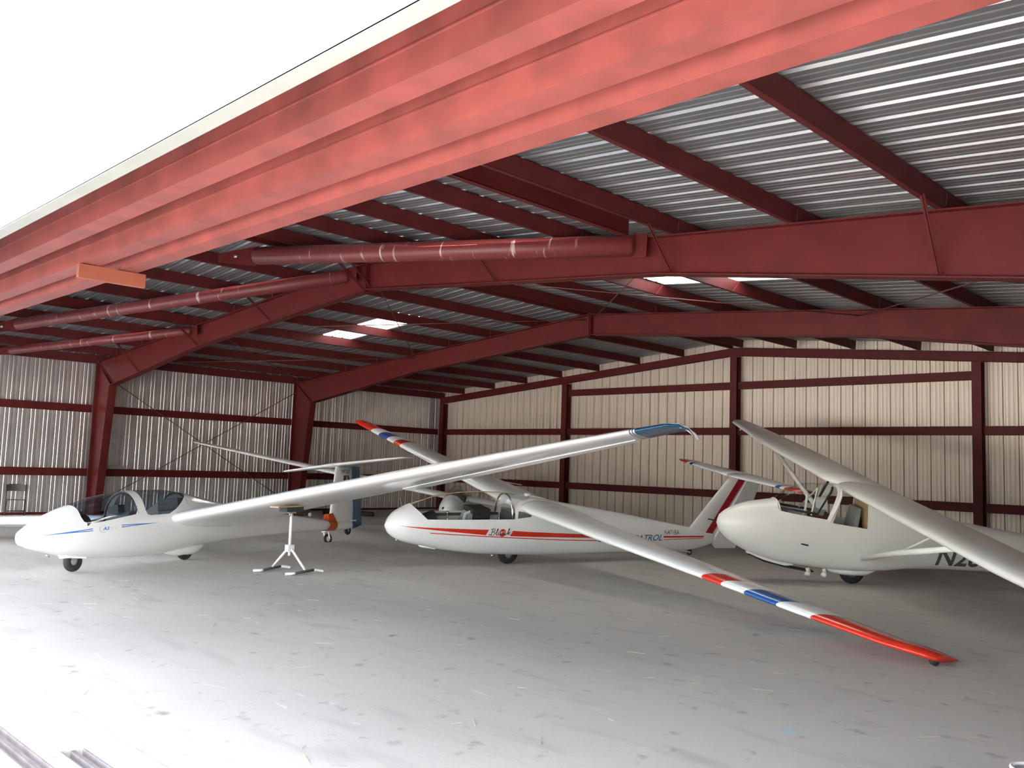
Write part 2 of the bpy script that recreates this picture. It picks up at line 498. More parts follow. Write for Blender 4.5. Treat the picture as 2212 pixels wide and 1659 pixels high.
# ---- rigid frames
def interp1(x, xs, ys): return float(np.interp(x, xs, ys))
def frame_meshes():
    out = {}
    for sd, sg in (('l', 1), ('r', -1)):
        X = (lambda x: x-XM) if sg == 1 else (lambda x: XM-x)
        def plate(mb, a, b, c, d, y0, y1):
            mb.prism([(X(p[0]), p[1]) for p in (a, b, c, d)], y0, y1)
        rf = MB()
        A = (0.06, raftz(0.06)); B = (XM-0.012, raftz(XM-0.012)); Cc = (XM-0.012, 4.637); E_ = (XM-6.2, raftz(XM-6.2)-0.49); D = (1.02, 3.41)
        rf.prism([(X(p[0]), p[1]) for p in ((0.45, raftz(0.45)-0.016), (B[0], B[1]-0.016), (Cc[0], Cc[1]+0.016), (E_[0], E_[1]+0.016), (D[0], D[1]+0.016))], -0.006, 0.006)
        t = 0.016
        plate(rf, A, B, (B[0], B[1]-t), (A[0], A[1]-t), -0.1, 0.1)
        rf.prism([(X(p[0]), p[1]) for p in (D, E_, Cc, (Cc[0], Cc[1]+t), (E_[0], E_[1]+t), (D[0], D[1]+t))], -0.1, 0.1)
        rf.prism([(X(XM-0.012), 4.60), (X(XM-0.03), 4.60), (X(XM-0.03), 5.15), (X(XM-0.012), 5.15)], -0.1, 0.1)
        out['rafter_'+sd] = rf
        cm = MB()
        plate(cm, (0.0, 0.0), (0.59, 0.0), D, (0.45, raftz(0.45)-0.002), -0.006, 0.006)
        plate(cm, (0.0, 0.0), (0.46, raftz(0.46)-0.004), (0.0, raftz(0.0)), (0.0, 0.0001), -0.0059, 0.0059)
        plate(cm, (0.0, 0.0), (0.016, 0.0), (0.016, raftz(0)), (0.0, raftz(0)), -0.1, 0.1)
        plate(cm, (0.575, 0.0), (0.591, 0.0), (1.02, 3.41), (1.004, 3.41), -0.1, 0.1)
        plate(cm, (0.016, raftz(0.0)-0.05), (0.03, raftz(0)-0.05), (1.02, 3.42), (1.0, 3.41), -0.06, 0.06)
        plate(cm, (-0.02, 0.0), (0.63, 0.0), (0.63, 0.02), (-0.02, 0.02), -0.13, 0.13)
        out['column_'+sd] = cm
    return out
fr_m = {k: v.mesh(k[:-2]) for k, v in frame_meshes().items()}
for m_ in fr_m.values(): m_.materials.append(MT['steel'])
PURL = [12.35+1.56*k for k in range(7)] + [23.8] + [12.034-1.56*k for k in range(8)]
frames = []
for i, y in enumerate(Y_FRAMES):
    e = empty('rigid_frame', ('red steel rigid frame carrying the streaked pipe braces, with knee columns',
                              'red steel rigid frame between the braced frame and the back gable')[i],
              'steel frame', (XM, y, 0))
    for k, m_ in fr_m.items():
        link(k[:-2], m_, None, e)
    frames.append(e)
    for xp in ((21.71, 18.59, 15.47, 12.35, 12.034, 8.914, 5.794, 2.674, 1.114) if i == 0 else (21.71, 15.47, 8.914, 2.674)):
        dd = abs(xp-XM)
        zb = raftz(xp) - interp1(dd, (0, 6.2, 11.17), (.48, .49, .78)) + 0.05
        b = MB()
        sy = -1 if i == 0 else 1
        b.bar((xp-XM, sy*0.62, raftz(xp)+0.02), (xp-XM+(-0.05 if xp > XM else 0.05), sy*0.05, zb), 0.045, 0.005, (1, 0, 0))
        b.bar((xp-XM, sy*0.62, raftz(xp)+0.02), (xp-XM+(-0.05 if xp > XM else 0.05), sy*0.05, zb), 0.006, 0.045, (1, 0, 0))
        b.build('flange_brace', 'steel_dark', e)

# gable end rafters, posts
def zsec(mb, L, h=0.2, fl=0.065, t=0.004):
    """C section along +y, web facing +x"""
    mb.box(-t, 0, 0, L, 0, h)
    mb.box(-fl, 0, 0, L, 0, t)
    mb.box(-fl, 0, 0, L, h-t, h)
    mb.box(-fl, -fl+t, 0, L, t, 0.02)
    return mb
for (yy, lab) in ((12.14, 'red steel gable rafter against the back wall'), (-6.2, 'red steel gable rafter behind the door header')):
    e = empty('gable_rafter', lab, 'steel beam', (XM, yy, 0))
    for sg in (-1, 1):
        g = MB()
        a = (sg*0.01, 5.083); b_ = (sg*12.19, 5.083-12.19/12)
        poly = lambda z0, z1: [(a[0], a[1]+z0), (b_[0], b_[1]+z0), (b_[0], b_[1]+z1), (a[0], a[1]+z1)]
        g.prism(poly(-0.222, 0.0), -0.004, 0.004)
        g.prism(poly(-0.222, -0.214), -0.004, 0.075)
        g.prism(poly(-0.008, 0.0), -0.004, 0.075)
        g.build('rafter', 'steel', e)
posts = [(0.12, 'red steel corner post where the side and back walls meet'),
         (6.096, 'red steel wall post between the corner and the ridge post of the back wall'),
         (12.192, 'red steel post under the ridge of the back wall'),
         (18.288, 'red steel wall post behind the strut-braced glider'),
         (24.26, 'red steel corner post beyond the last glider')]
for x, lab in posts:
    p = MB(); zt = raftz(x)-0.26
    p.box(x-0.1, x+0.1, 12.12, 12.132, 0, zt)
    p.box(x-0.1, x+0.1, 12.34, 12.352, 0, zt)
    p.box(x-0.005, x+0.005, 12.132, 12.34, 0, zt)
    p.box(x-0.14, x+0.14, 12.06, 12.36, 0, 0.02)
    tag(p.build('wall_post', 'steel_dark'), lab, 'steel post')

# girts
def girt(p0, p1, z, inward, label, group):
    a = Vector(p0); b = Vector(p1); L = (b-a).length
    m = MB(); zsec(m, L, 0.2, 0.07, 0.005)
    o = m.build('wall_girt', 'steel')
    # web vertical plane facing the room
    d = (b-a).normalized()
    xax = Vector(inward)
    rot = Matrix((xax, d, Vector((0, 0, 1)))).transposed().to_4x4()
    o.matrix_world = Matrix.Translation((a.x, a.y, z-0.1)) @ rot
    tag(o, label, 'girt', group)
    return o
GB = ('door bay', 'between the two frames', 'back corner bay')
GX = ('beside the side wall corner', 'between corner bay and ridge post', 'behind the strut-braced glider', 'beyond the strut-braced glider')
YB3 = (-7.3, -0.12, 0.12, 5.976, 6.216, 12.1)
for z, nm in ((2.811, 'upper'), (1.111, 'lower')):
    for k in range(3):
        girt((0.0, YB3[2*k], 0), (0.0, YB3[2*k+1], 0), z, (1, 0, 0),
             'red steel %s girt on the galvanised side wall, %s' % (nm, GB[k]), '%s girts of the side wall' % nm)
        girt((24.384, YB3[2*k], 0), (24.384, YB3[2*k+1], 0), z, (-1, 0, 0),
             'red steel %s girt on the right side wall, %s' % (nm, GB[k]), '%s girts of the right wall' % nm)
XB4 = (0.22, 5.99, 6.2, 12.085, 12.3, 18.18, 18.42, 24.15)
for z, nm, rng in ((2.811, 'middle', range(4)), (1.111, 'lower', range(4)), (4.047, 'top', (1, 2))):
    for k in rng:
        girt((XB4[2*k], 12.19, 0), (XB4[2*k+1], 12.19, 0), z, (0, -1, 0),
             'red steel %s girt of the back gable wall, %s' % (nm, GX[k]), '%s girts of the back wall' % nm)
for i, (x0, x1, y0, y1) in enumerate(((-0.17, -0.12, YF, YB), (24.5, 24.55, YF, YB), (-0.17, 24.55, 12.33, 12.37))):
    bmm = MB(); bmm.box(x0, x1, y0, y1, 0.0, 0.06)
    struct(bmm.build(('baseboard_left', 'baseboard_right', 'baseboard_back')[i], 'steel_dark'), 'dark red base angle along the wall foot')

# purlins and eave struts
bays = ((-7.42, -0.005), (0.005, 6.09), (6.10, 12.34))
pm = {}
for bi, (ya, yb) in enumerate(bays):
    m = MB(); zsec(m, yb-ya, 0.2, 0.065, 0.004); pm[bi] = m.mesh('roof_purlin'); pm[bi].materials.append(MT['steel_dark'])
ORD = ('first', 'second', 'third', 'fourth', 'fifth', 'sixth', 'seventh', 'eighth')
BSH = ('door', 'middle', 'back')
BN = ('between the door header and the first frame', 'between the two red frames', 'between the second frame and the back gable')
for bi, (ya, yb) in enumerate(bays):
    for x in PURL:
        o = link('roof_purlin', pm[bi])
        sl = -1/12 if x > XM else 1/12
        o.location = (x, ya, raftz(x)+0.002)
        o.rotation_euler = (0, math.atan(-sl), 0)
        tag(o, '%s dark red purlin from the ridge, %s bay, slope above the %s' % (ORD[int(round(abs(x-XM)/1.56))], BSH[bi],
            'strut-braced glider' if x > XM else 'galvanised side wall'), 'purlin', 'roof purlins ' + BN[bi])
    for sx in (0.02, 24.364):
        m = MB(); zsec(m, yb-ya, 0.22, 0.09, 0.005)
        o = m.build('eave_strut', 'steel_dark'); o.location = (sx, ya, 4.04)
        if sx > 12: o.scale = (-1, 1, 1)
        tag(o, ('dark red eave strut over the galvanised wall ' if sx < 12 else 'dark red eave strut over the right wall ') + BN[bi], 'eave strut')

# rod bracing
def rod(a, b, r, name, label, cat, group=None):
    m = MB(); m.tube([a, b], r, 6)
    return tag(m.build(name, 'rod'), label, cat, group)
rod((0.10, 0.08, 3.75), (0.10, 6.0, 0.25), 0.011, 'brace_rod', 'thin wall brace rod running down towards the second frame', 'brace rod')
rod((0.12, 6.0, 3.75), (0.12, 0.08, 0.25), 0.011, 'brace_rod', 'thin wall brace rod running down towards the first frame', 'brace rod')
def RN(x): return 'ridge' if 12 < x < 12.5 else {0.6: 'side-wall eave', 6.1: 'side-wall quarter point', 18.3: 'far quarter point', 24.0: 'far eave'}[x]
for x0, x1 in ((12.1, 6.1), (6.1, 12.1), (12.3, 18.3), (18.3, 12.3), (18.3, 24.0), (24.0, 18.3), (0.6, 6.1), (6.1, 0.6)):
    rod((x0, 0.1, raftz(x0)-0.12), (x1, 6.0, raftz(x1)-0.12), 0.010, 'roof_brace_rod', 'thin roof brace rod from first-frame %s to second-frame %s' % (RN(x0), RN(x1)), 'brace rod', 'roof brace rods between the two frames')

# front bracing beams and streaked pipes
for i, x in enumerate((18.1, 12.12, 5.85)):
    m = MB(); zsec(m, 7.05, 0.22, 0.09, 0.006)
    o = m.build('front_brace_beam', 'steel'); o.location = (x, -7.4, raftz(x)-0.03)
    tag(o, ('red channel beam next to a purlin, ending where the largest pipe meets the frame',
            'red channel beam under the ridge carrying the bolted pipe end',
            'red channel beam nearer the side wall ending at the braced frame')[i], 'steel beam')
def pipe(a, b, r, label):
    e = empty('pipe_brace', label, 'pipe', a)
    d = Vector(b)-Vector(a); L = d.length
    q = d.to_track_quat('Z', 'Y')
    m = MB(); m.tube([(0, 0, 0.16), (0, 0, L-0.1)], r, 20)
    o = m.build('pipe', 'tube', e); o.rotation_mode = 'QUATERNION'; o.rotation_quaternion = q
    for s0, s1 in ((-0.62, 0.17), (L-0.12, L+0.06)):
        m = MB(); w = r*1.15
        if s0 < 0:
            m.add([(-0.008, -w, s1), (-0.008, w, s1), (-0.008, 0.35*w, s0), (-0.008, -0.55*w, s0),
                   (0.008, -w, s1), (0.008, w, s1), (0.008, 0.35*w, s0), (0.008, -0.55*w, s0)],
                  [(0, 1, 2, 3), (7, 6, 5, 4), (0, 4, 5, 1), (1, 5, 6, 2), (2, 6, 7, 3), (3, 7, 4, 0)])
        else:
            m.box(-0.008, 0.008, -w, w, s0, s1)
        g = m.build('gusset_plate', 'steel', e); g.rotation_mode = 'QUATERNION'; g.rotation_quaternion = q
        if s0 < 0:
            m = MB(); m.tube([(-0.03, 0, s0+0.36), (0.03, 0, s0+0.36)], 0.028, 10)
            k = m.build('bolt', 'hub', g)
    return e
pipe((12.2, -2.30, 4.80), (18.15, -0.13, 4.50), 0.138, 'largest red pipe brace with white bird streaks, from ridge beam to frame')
pipe((4.92, -3.555, 4.18), (11.9, -0.13, 4.93), 0.12, 'red pipe brace with pale streaks ending at the frame apex')
pipe((0.55, -2.45, 4.08), (5.86, -0.13, 4.45), 0.10, 'plain red pipe brace ending at the frame beside the side wall')

# door header
for i, (ya, yb, h, lab) in enumerate((
        (-7.275, -7.165, 0.55, 'outermost red door header channel under the white gable sheeting'),
        (-6.935, -6.82, 0.55, 'middle red door header channel between two others'),
        (-6.69, -6.575, 0.50, 'innermost red door header channel with chipped lower flange'))):
    m = MB()
    m.box(-0.15, 24.53, ya, ya+0.008, 2.909, 2.90+h-0.008)
    m.box(-0.15, 24.53, ya, yb, 2.90, 2.909)
    m.box(-0.15, 24.53, yb-0.006, yb, 2.909, 2.925)
    m.box(-0.15, 24.53, ya, yb, 2.90+h-0.008, 2.90+h)
    m.box(-0.15, 24.53, ya-0.006, ya, 3.0, 3.006)
    tag(m.build('door_header', 'steel_rust'), lab, 'door header')
hg = MB(); hg.box(-0.15, 24.53, -7.4, -6.4, 3.45, 3.47)
struct(hg.build('trim_7', 'steel_dark'), 'red steel plate tying the door header channels together')
wd = MB(); wd.box(18.70, 18.745, -6.95, -6.52, 2.805, 2.895)
tag(wd.build('wood_block', 'wood'), 'short orange-red wooden block fixed across the door header channels', 'wood block')

# ------------------------------------------------------------------ glider helpers
def interp(xs, ys, x):
    """smooth interpolation (limited Catmull-Rom), xs increasing"""
    n = len(xs)
    if x <= xs[0]: return ys[0]
    if x >= xs[-1]: return ys[-1]
    i = max(k for k in range(n-1) if xs[k] <= x)
    def slope(k):
        if k == 0: return (ys[1]-ys[0])/(xs[1]-xs[0])
        if k == n-1: return (ys[-1]-ys[-2])/(xs[-1]-xs[-2])
        a = (ys[k]-ys[k-1])/(xs[k]-xs[k-1]); b = (ys[k+1]-ys[k])/(xs[k+1]-xs[k])
        return 0.0 if a*b <= 0 else 2*a*b/(a+b)
    h = xs[i+1]-xs[i]; t = (x-xs[i])/h; m0 = slope(i)*h; m1 = slope(i+1)*h
    return (2*t**3-3*t*t+1)*ys[i] + (t**3-2*t*t+t)*m0 + (-2*t**3+3*t*t)*ys[i+1] + (t**3-t*t)*m1

def loft_bm(stations, nose, tail, n=56, step=0.06):
    """stations (x, zb, zt, hw, expo, zfrac) from nose to tail; nose/tail = (x, z) end points"""
    st = sorted(stations)
    xs = [s[0] for s in st]; cols = list(zip(*st))
    X = []
    x = xs[-1]
    while x > xs[0]:
        X.append(x); x -= step if x < xs[-1]-0.5 else step*0.45
    X.append(xs[0])
    bm = bmesh.new(); rings = []
    for x in X:
        zb, zt, hw, ex, zf = [interp(xs, cols[k], x) for k in (1, 2, 3, 4, 5)]
        zc = zb + zf*(zt-zb); ring = []
        for k in range(n):
            th = 2*math.pi*(k+0.5)/n
            c, s = math.cos(th), math.sin(th)
            y = hw*math.copysign(abs(c)**(2/ex), c)
            hh = (zt-zc) if s > 0 else (zc-zb)
            z = zc + hh*math.copysign(abs(s)**(2/ex), s)
            ring.append(bm.verts.new((x, y, z)))
        rings.append(ring)
    for a, b in zip(rings[:-1], rings[1:]):
        for k in range(n):
            bm.faces.new((a[k], a[(k+1) % n], b[(k+1) % n], b[k]))
    for ring, p, fl in ((rings[0], nose, False), (rings[-1], tail, True)):
        c = bm.verts.new((p[0], 0, p[1]))
        for k in range(n):
            bm.faces.new((ring[(k+1) % n], ring[k], c) if not fl else (ring[k], ring[(k+1) % n], c))
    bmesh.ops.recalc_face_normals(bm, faces=bm.faces)
    return bm

def in_poly(x, z, poly):
    r = False; n = len(poly)
    for i in range(n):
        x0, z0 = poly[i]; x1, z1 = poly[(i+1) % n]
        if (z0 > z) != (z1 > z) and x < (x1-x0)*(z-z0)/(z1-z0)+x0: r = not r
    return r

def cut_poly(bm, poly, ax=(0, 2)):
    for i in range(len(poly)):
        a = poly[i]; b = poly[(i+1) % len(poly)]
        co = [0, 0, 0]; no = [0, 0, 0]
        co[ax[0]], co[ax[1]] = a
        no[ax[0]], no[ax[1]] = (b[1]-a[1]), -(b[0]-a[0])
        if abs(no[0])+abs(no[1])+abs(no[2]) < 1e-9: continue
        # limit to faces near the edge so that far parts stay untouched
        x0, x1 = min(a[0], b[0])-0.12, max(a[0], b[0])+0.12
        z0, z1 = min(a[1], b[1])-0.12, max(a[1], b[1])+0.12
        fs = [f for f in bm.faces if x0 <= f.calc_center_median()[ax[0]] <= x1 and z0 <= f.calc_center_median()[ax[1]] <= z1]
        es = {e for f in fs for e in f.edges}; vs_ = {v for f in fs for v in f.verts}
        bmesh.ops.bisect_plane(bm, geom=fs+list(es)+list(vs_), dist=1e-5, plane_co=co, plane_no=no)

def take(bm, pred):
    """new bmesh with the faces that satisfy pred; they are removed from bm"""
    fs = [f for f in bm.faces if pred(f.calc_center_median(), f)]
    nb = bmesh.new(); mp = {}
    for f in fs:
        vv = []
        for v in f.verts:
            if v not in mp: mp[v] = nb.verts.new(v.co)
            vv.append(mp[v])
        g = nb.faces.new(vv); g.material_index = f.material_index
    bmesh.ops.delete(bm, geom=fs, context='FACES')
    return nb

def bm_obj(name, bm, m, parent, smooth=True):
    me = bpy.data.meshes.new(name)
    for f in bm.faces: f.smooth = smooth
    bm.to_mesh(me); bm.free()
    return link(name, me, m, parent)

def airfoil(n=18, camber=0.03, th=0.15):
    """closed list (x/c from LE 0 to TE 1, z/c), TE -> upper -> LE -> lower"""
    up_, lo_ = [], []
    for i in range(n+1):
        b = math.pi*i/n; x = 0.5*(1-math.cos(b))
        yt = 5*th*(0.2969*math.sqrt(x)-0.1260*x-0.3516*x*x+0.2843*x**3-0.1036*x**4)
        p = 0.4
        yc = camber/p**2*(2*p*x-x*x) if x < p else camber/(1-p)**2*((1-2*p)+2*p*x-x*x)
        up_.append((x, yc+yt)); lo_.append((x, yc-yt))
    return up_[::-1] + lo_[1:-1]

def wing_bm(secs, sg=1, camber=0.03, th=0.15, sub=6, n=18, vertical=False, inc=0.0):
    """secs (span, xLE, zLE, chord, thick scale). Local: x forward. sg = +1 left / -1 right"""
    secs = sorted(secs); ys = [s[0] for s in secs]; cols = list(zip(*secs))
    S = []
    for a, b in zip(ys[:-1], ys[1:]):
        S += [a + (b-a)*k/sub for k in range(sub)]
    S.append(ys[-1])
    bm = bmesh.new(); rings = []
    for s in S:
        xl, zl, ch, ts = [interp_lin(ys, cols[k], s) for k in (1, 2, 3, 4)]
        ring = []
        for (u, w) in airfoil(n, camber, th*ts):
            if vertical: ring.append(bm.verts.new((xl-u*ch, w*ch, s)))
            else: ring.append(bm.verts.new((xl-u*ch, sg*s, zl+(w-u*inc)*ch)))
        rings.append(ring)
    m = len(rings[0])
    for a, b in zip(rings[:-1], rings[1:]):
        for k in range(m):
            bm.faces.new((a[k], a[(k+1) % m], b[(k+1) % m], b[k]))
    bm.faces.new(rings[0]); bm.faces.new(rings[-1])
    bmesh.ops.recalc_face_normals(bm, faces=bm.faces)
    return bm

def interp_lin(xs, ys, x): return float(np.interp(x, xs, ys))

def paint_bands(bm, planes, mats):
    """planes: list of (point, normal) cutting; mats: function(center)->index"""
    for co, no in planes:
        bmesh.ops.bisect_plane(bm, geom=bm.faces[:]+bm.edges[:]+bm.verts[:], dist=1e-5, plane_co=co, plane_no=no)
    for f in bm.faces: f.material_index = mats(f.calc_center_median())

def bvh_of(*objs):
    vs_, fs_ = [], []
    for o in objs:
        k = len(vs_); vs_ += [v.co.copy() for v in o.data.vertices]
        fs_ += [tuple(i+k for i in p.vertices) for p in o.data.polygons]
    return BVHTree.FromPolygons(vs_, fs_)

def project(bm, bvh, side, off=0.003):
    """vertices (x, ?, z) pushed onto the side surface (side=+1 left)"""
    bad = []
    for v in bm.verts:
        hit = bvh.ray_cast(Vector((v.co.x, side*3.0, v.co.z)), Vector((0, -side, 0)))
        if hit[0] is None: bad.append(v); continue
        v.co = hit[0] + Vector((0, side*off, 0))
    bmesh.ops.delete(bm, geom=bad, context='VERTS')

def decal(name, poly, m, parent, bvh, side=1, off=0.003, step=0.06):
    bm = bmesh.new()
    bm.faces.new([bm.verts.new((x, 0, z)) for x, z in poly])
    xs = [p[0] for p in poly]; zs = [p[1] for p in poly]
    x = min(xs)+step
    while x < max(xs):
        bmesh.ops.bisect_plane(bm, geom=bm.faces[:]+bm.edges[:]+bm.verts[:], plane_co=(x, 0, 0), plane_no=(1, 0, 0)); x += step
    z = min(zs)+0.03
    while z < max(zs):
        bmesh.ops.bisect_plane(bm, geom=bm.faces[:]+bm.edges[:]+bm.verts[:], plane_co=(0, 0, z), plane_no=(0, 0, 1)); z += 0.03
    project(bm, bvh, side, off)
    bmesh.ops.triangulate(bm, faces=bm.faces[:])
    return bm_obj(name, bm, m, parent, False)

def text_bm(body, height, shear=0.0, bold=0.0, width=1.0):
    cu = bpy.data.curves.new('lettering', 'FONT')
    cu.body = body; cu.size = 1.0; cu.shear = shear; cu.resolution_u = 3; cu.offset = bold
    o = bpy.data.objects.new('lettering', cu); COL.objects.link(o)
    dg = bpy.context.evaluated_depsgraph_get()
    me = bpy.data.meshes.new_from_object(o.evaluated_get(dg))
    bpy.data.objects.remove(o, do_unlink=True); bpy.data.curves.remove(cu)
    bm = bmesh.new(); bm.from_mesh(me); bpy.data.meshes.remove(me)
    zs = [v.co.y for v in bm.verts]; xs = [v.co.x for v in bm.verts]
    s = height/0.70; x0 = min(xs)
    for v in bm.verts: v.co = Vector(((v.co.x-x0)*s*width, 0, v.co.y*s))
    return bm

def side_text(name, body, m, parent, bvh, x0, z0, height, x1=None, dz=0.0, shear=0.0, bold=0.0, side=1, off=0.004):
    """lettering on the left side reads from nose to tail: x decreases. dz: baseline change over the run"""
    bm = text_bm(body, height, shear, bold)
    wd = max(v.co.x for v in bm.verts)
    k = 1.0 if x1 is None else abs(x1-x0)/wd
    for v in bm.verts:
        u = v.co.x*k
        v.co = Vector((x0 - side*u, 0, z0 + v.co.z + dz*(u/(wd*k))))
    zz = z0 - 0.2
    while zz < z0+height+0.1:
        bmesh.ops.bisect_plane(bm, geom=bm.faces[:]+bm.edges[:]+bm.verts[:], plane_co=(0, 0, zz), plane_no=(0, 0, 1)); zz += 0.025
    bmesh.ops.triangulate(bm, faces=bm.faces[:])
    project(bm, bvh, side, off)
    return bm_obj(name, bm, m, parent, False)

def strokes(name, lines, m, parent, bvh, x0, z0, sc, w, off=0.005):
    """hand-lettered ribbon strokes, unit coordinates"""
    bm = bmesh.new()
    for ln in lines:
        P = [Vector((p[0], p[1])) for p in ln]
        Q = []
        for i in range(len(P)-1):
            p0, p1, p2, p3 = P[max(i-1, 0)], P[i], P[i+1], P[min(i+2, len(P)-1)]
            for k in range(5):
                t = k/5
                Q.append(0.5*((2*p1)+(p2-p0)*t+(2*p0-5*p1+4*p2-p3)*t*t+(3*p1-p0-3*p2+p3)*t**3))
        Q.append(P[-1]); pv = None
        for i, q in enumerate(Q):
            d = (Q[min(i+1, len(Q)-1)]-Q[max(i-1, 0)])
            d = d.normalized() if d.length > 1e-9 else Vector((1, 0))
            nn = Vector((-d.y, d.x))*w*(0.6+0.6*abs(d.y))
            a = bm.verts.new((x0-(q.x+nn.x)*sc, 0, z0+(q.y+nn.y)*sc)); b = bm.verts.new((x0-(q.x-nn.x)*sc, 0, z0+(q.y-nn.y)*sc))
            if pv: bm.faces.new((pv[0], pv[1], b, a))
            pv = (a, b)
    project(bm, bvh, 1, off)
    return bm_obj(name, bm, m, parent, False)

def wheel(parent, c, r, w, name='wheel', axis=(0, 1, 0), hubm='hub', hr=0.45):
    t = MB()
    p = []
    for k in range(13):
        a = math.pi*k/12
        p.append((r - w*0.5 + w*0.5*math.sin(a), -w*0.5*math.cos(a)))
    prof = [(r*hr, -w*0.45)] + p + [(r*hr, w*0.45)]
    t.lathe(prof, c, axis)
    o = t.build(name, 'rubber', parent)
    h = MB()
    h.lathe([(0.001, -w*0.40), (r*hr*0.5, -w*0.42), (r*hr*0.6, -w*0.36), (r*hr*1.01, -w*0.38), (r*hr*1.01, w*0.38), (r*hr*0.6, w*0.36), (r*hr*0.5, w*0.42), (0.001, w*0.40)], c, axis, 20)
    h.build('hub', hubm, o)
    return o

def place(e, pose):
    X, Y, hd, rl, pt = pose
    e.matrix_world = Matrix.Translation((X, Y, 0)) @ Matrix.Rotation(hd, 4, 'Z') @ Matrix.Rotation(-pt, 4, 'Y') @ Matrix.Rotation(rl, 4, 'X')

def seat(parent, x, zf, zt, w, m='charcoal', rake=0.28):
    b = MB()
    b.add([(x, -w, zf), (x, w, zf), (x-rake, w*0.8, zt), (x-rake, -w*0.8, zt), (x-0.06, -w, zf), (x-0.06, w, zf), (x-rake-0.06, w*0.8, zt), (x-rake-0.06, -w*0.8, zt)],
          [(0, 1, 2, 3), (7, 6, 5, 4), (0, 4, 5, 1), (1, 5, 6, 2), (2, 6, 7, 3), (3, 7, 4, 0)])
    b.box(x-0.03, x+0.42, -w, w, zf-0.06, zf)
    return b.build('seat', m, parent)

def hood(parent, x, z0, z1, w, d=0.16, m='dark', name='instrument_panel'):
    b = MB(); pts = []
    n = 12
    for k in range(n+1):
        a = math.pi*k/n
        pts.append((w*math.cos(a), z0+(z1-z0)*math.sin(a)**0.6))
    v = [(x, y, z) for y, z in pts] + [(x+d, y*0.85, z0+(z-z0)*0.75) for y, z in pts]
    f = [tuple(range(n+1)), tuple(range(2*n+1, n, -1))] + [(i, i+1, i+n+2, i+n+1) for i in range(n)] + [(0, n+1, 2*n+1, n)]
    b.add(v, f)
    return b.build(name, m, parent)

# ------------------------------------------------------------------ glider 1: white glass-fibre two-seater with smoked canopies
P_ASK = (10.911, -2.403, -1.1874, 0.129, 0.006)
g1 = empty('glider', 'white T-tail glider with two smoked canopies and blue swept wingtip', 'glider', group='gliders parked in the hangar')
st = [(2.95, .415, .60, .085, 2.0, .5), (2.8, .355, .69, .165, 2.05, .5), (2.6, .30, .785, .23, 2.1, .48), (2.4, .25, .865, .275, 2.15, .47),
      (2.2, .212, .925, .305, 2.2, .46), (1.8, .165, 1.03, .342, 2.2, .45), (1.4, .14, 1.092, .358, 2.2, .44), (1.0, .13, 1.12, .36, 2.2, .44),
      (0.6, .135, 1.122, .352, 2.2, .44), (0.1, .17, 1.07, .33, 2.2, .45), (-.3, .205, .995, .30, 2.15, .46), (-.85, .24, .89, .25, 2.1, .48),
      (-1.34, .262, .80, .212, 2.1, .5), (-2.2, .283, .70, .172, 2.0, .5), (-3.1, .285, .585, .14, 2.0, .5), (-3.9, .275, .49, .113, 2.0, .5),
      (-4.5, .255, .45, .075, 2.0, .5), (-4.88, .275, .425, .035, 2.0, .5)]
bm = loft_bm(st, (3.0, .50), (-4.93, .35))
c1 = [(2.22, .74), (2.19, .67), (2.12, .642), (1.93, .655), (1.32, .742), (1.28, .80), (1.28, 1.4), (2.22, 1.4)]
c2 = [(1.13, 1.4), (1.13, .80), (1.10, .735), (1.04, .718), (.66, .73), (.50, .80), (.36, .89), (.06, 1.09), (.06, 1.4)]
for c in (c1, c2): cut_poly(bm, c)
gl1 = take(bm, lambda c, f: in_poly(c.x, c.z, c1))
gl2 = take(bm, lambda c, f: in_poly(c.x, c.z, c2))
body1 = bm_obj('fuselage', bm, 'gel', g1)
k1 = bm_obj('canopy', gl1, 'glass_smoke', g1); k1['label'] = 'smoked front canopy'
k2 = bm_obj('canopy', gl2, 'glass_smoke', g1); k2['label'] = 'smoked rear canopy'
bv = bvh_of(body1)
for pl in ([(2.82, .515), (2.25, .556), (2.07, .572), (2.07, .56), (2.35, .537), (2.07, .545), (2.07, .533)],
           [(1.60, .600), (.89, .603), (1.60, .560), (1.60, .572), (1.30, .588), (1.60, .588)]):
    decal('stripe', pl, 'lightblue', g1, bv)
side_text('lettering', 'AS', 'lightblue', g1, bv, 1.92, .535, .045, 1.80, .004, 0.25, 0.02)
side_text('lettering', 'K 21', 'pale_txt', g1, bv, 1.785, .54, .045, 1.66, .004, 0.25, 0.0)
cres = []
for k in range(15):
    a = R_(60)+R_(250)*k/14; cres.append((1.90-0.075*math.cos(a)*1.0, .555+.052*math.sin(a)))
for k in range(15):
    a = R_(310)-R_(250)*k/14; cres.append((1.893-0.066*math.cos(a), .557+.045*math.sin(a)))
decal('emblem', cres, 'pale_txt', g1, bv)
# cockpit
hood(g1, 2.02, .50, .80, .26, .22)
hood(g1, 1.02, .50, .78, .26, .12)
seat(g1, 1.52, .34, .80, .24, 'charcoal', .22); seat(g1, .52, .36, .88, .24, 'charcoal', .25)
b = MB(); b.box(1.30, 1.42, -.10, .10, .78, .90); b.build('headrest', 'dark', g1)
b = MB(); b.box(.20, .34, -.20, .20, .80, .98); b.build('headrest', 'dark', g1)
for xa, xb, z in ((2.15, 1.3, .66), (1.12, .6, .70)):
    for sy in (-1, 1):
        b = MB(); b.box(xb, xa, sy*.285-.025, sy*.285+.025, z-.05, z-.01); b.build('cockpit_sill', 'charcoal', g1)
for xx, zz, rr in ((1.27, .68, .335), (.20, .72, .30)):
    b = MB()
    b.tube([(xx, rr*math.cos(math.pi*k/14), zz+(1.075-zz)*math.sin(math.pi*k/14)) for k in range(15)], .014, 6)
    b.build('canopy_hoop', 'dark', g1)
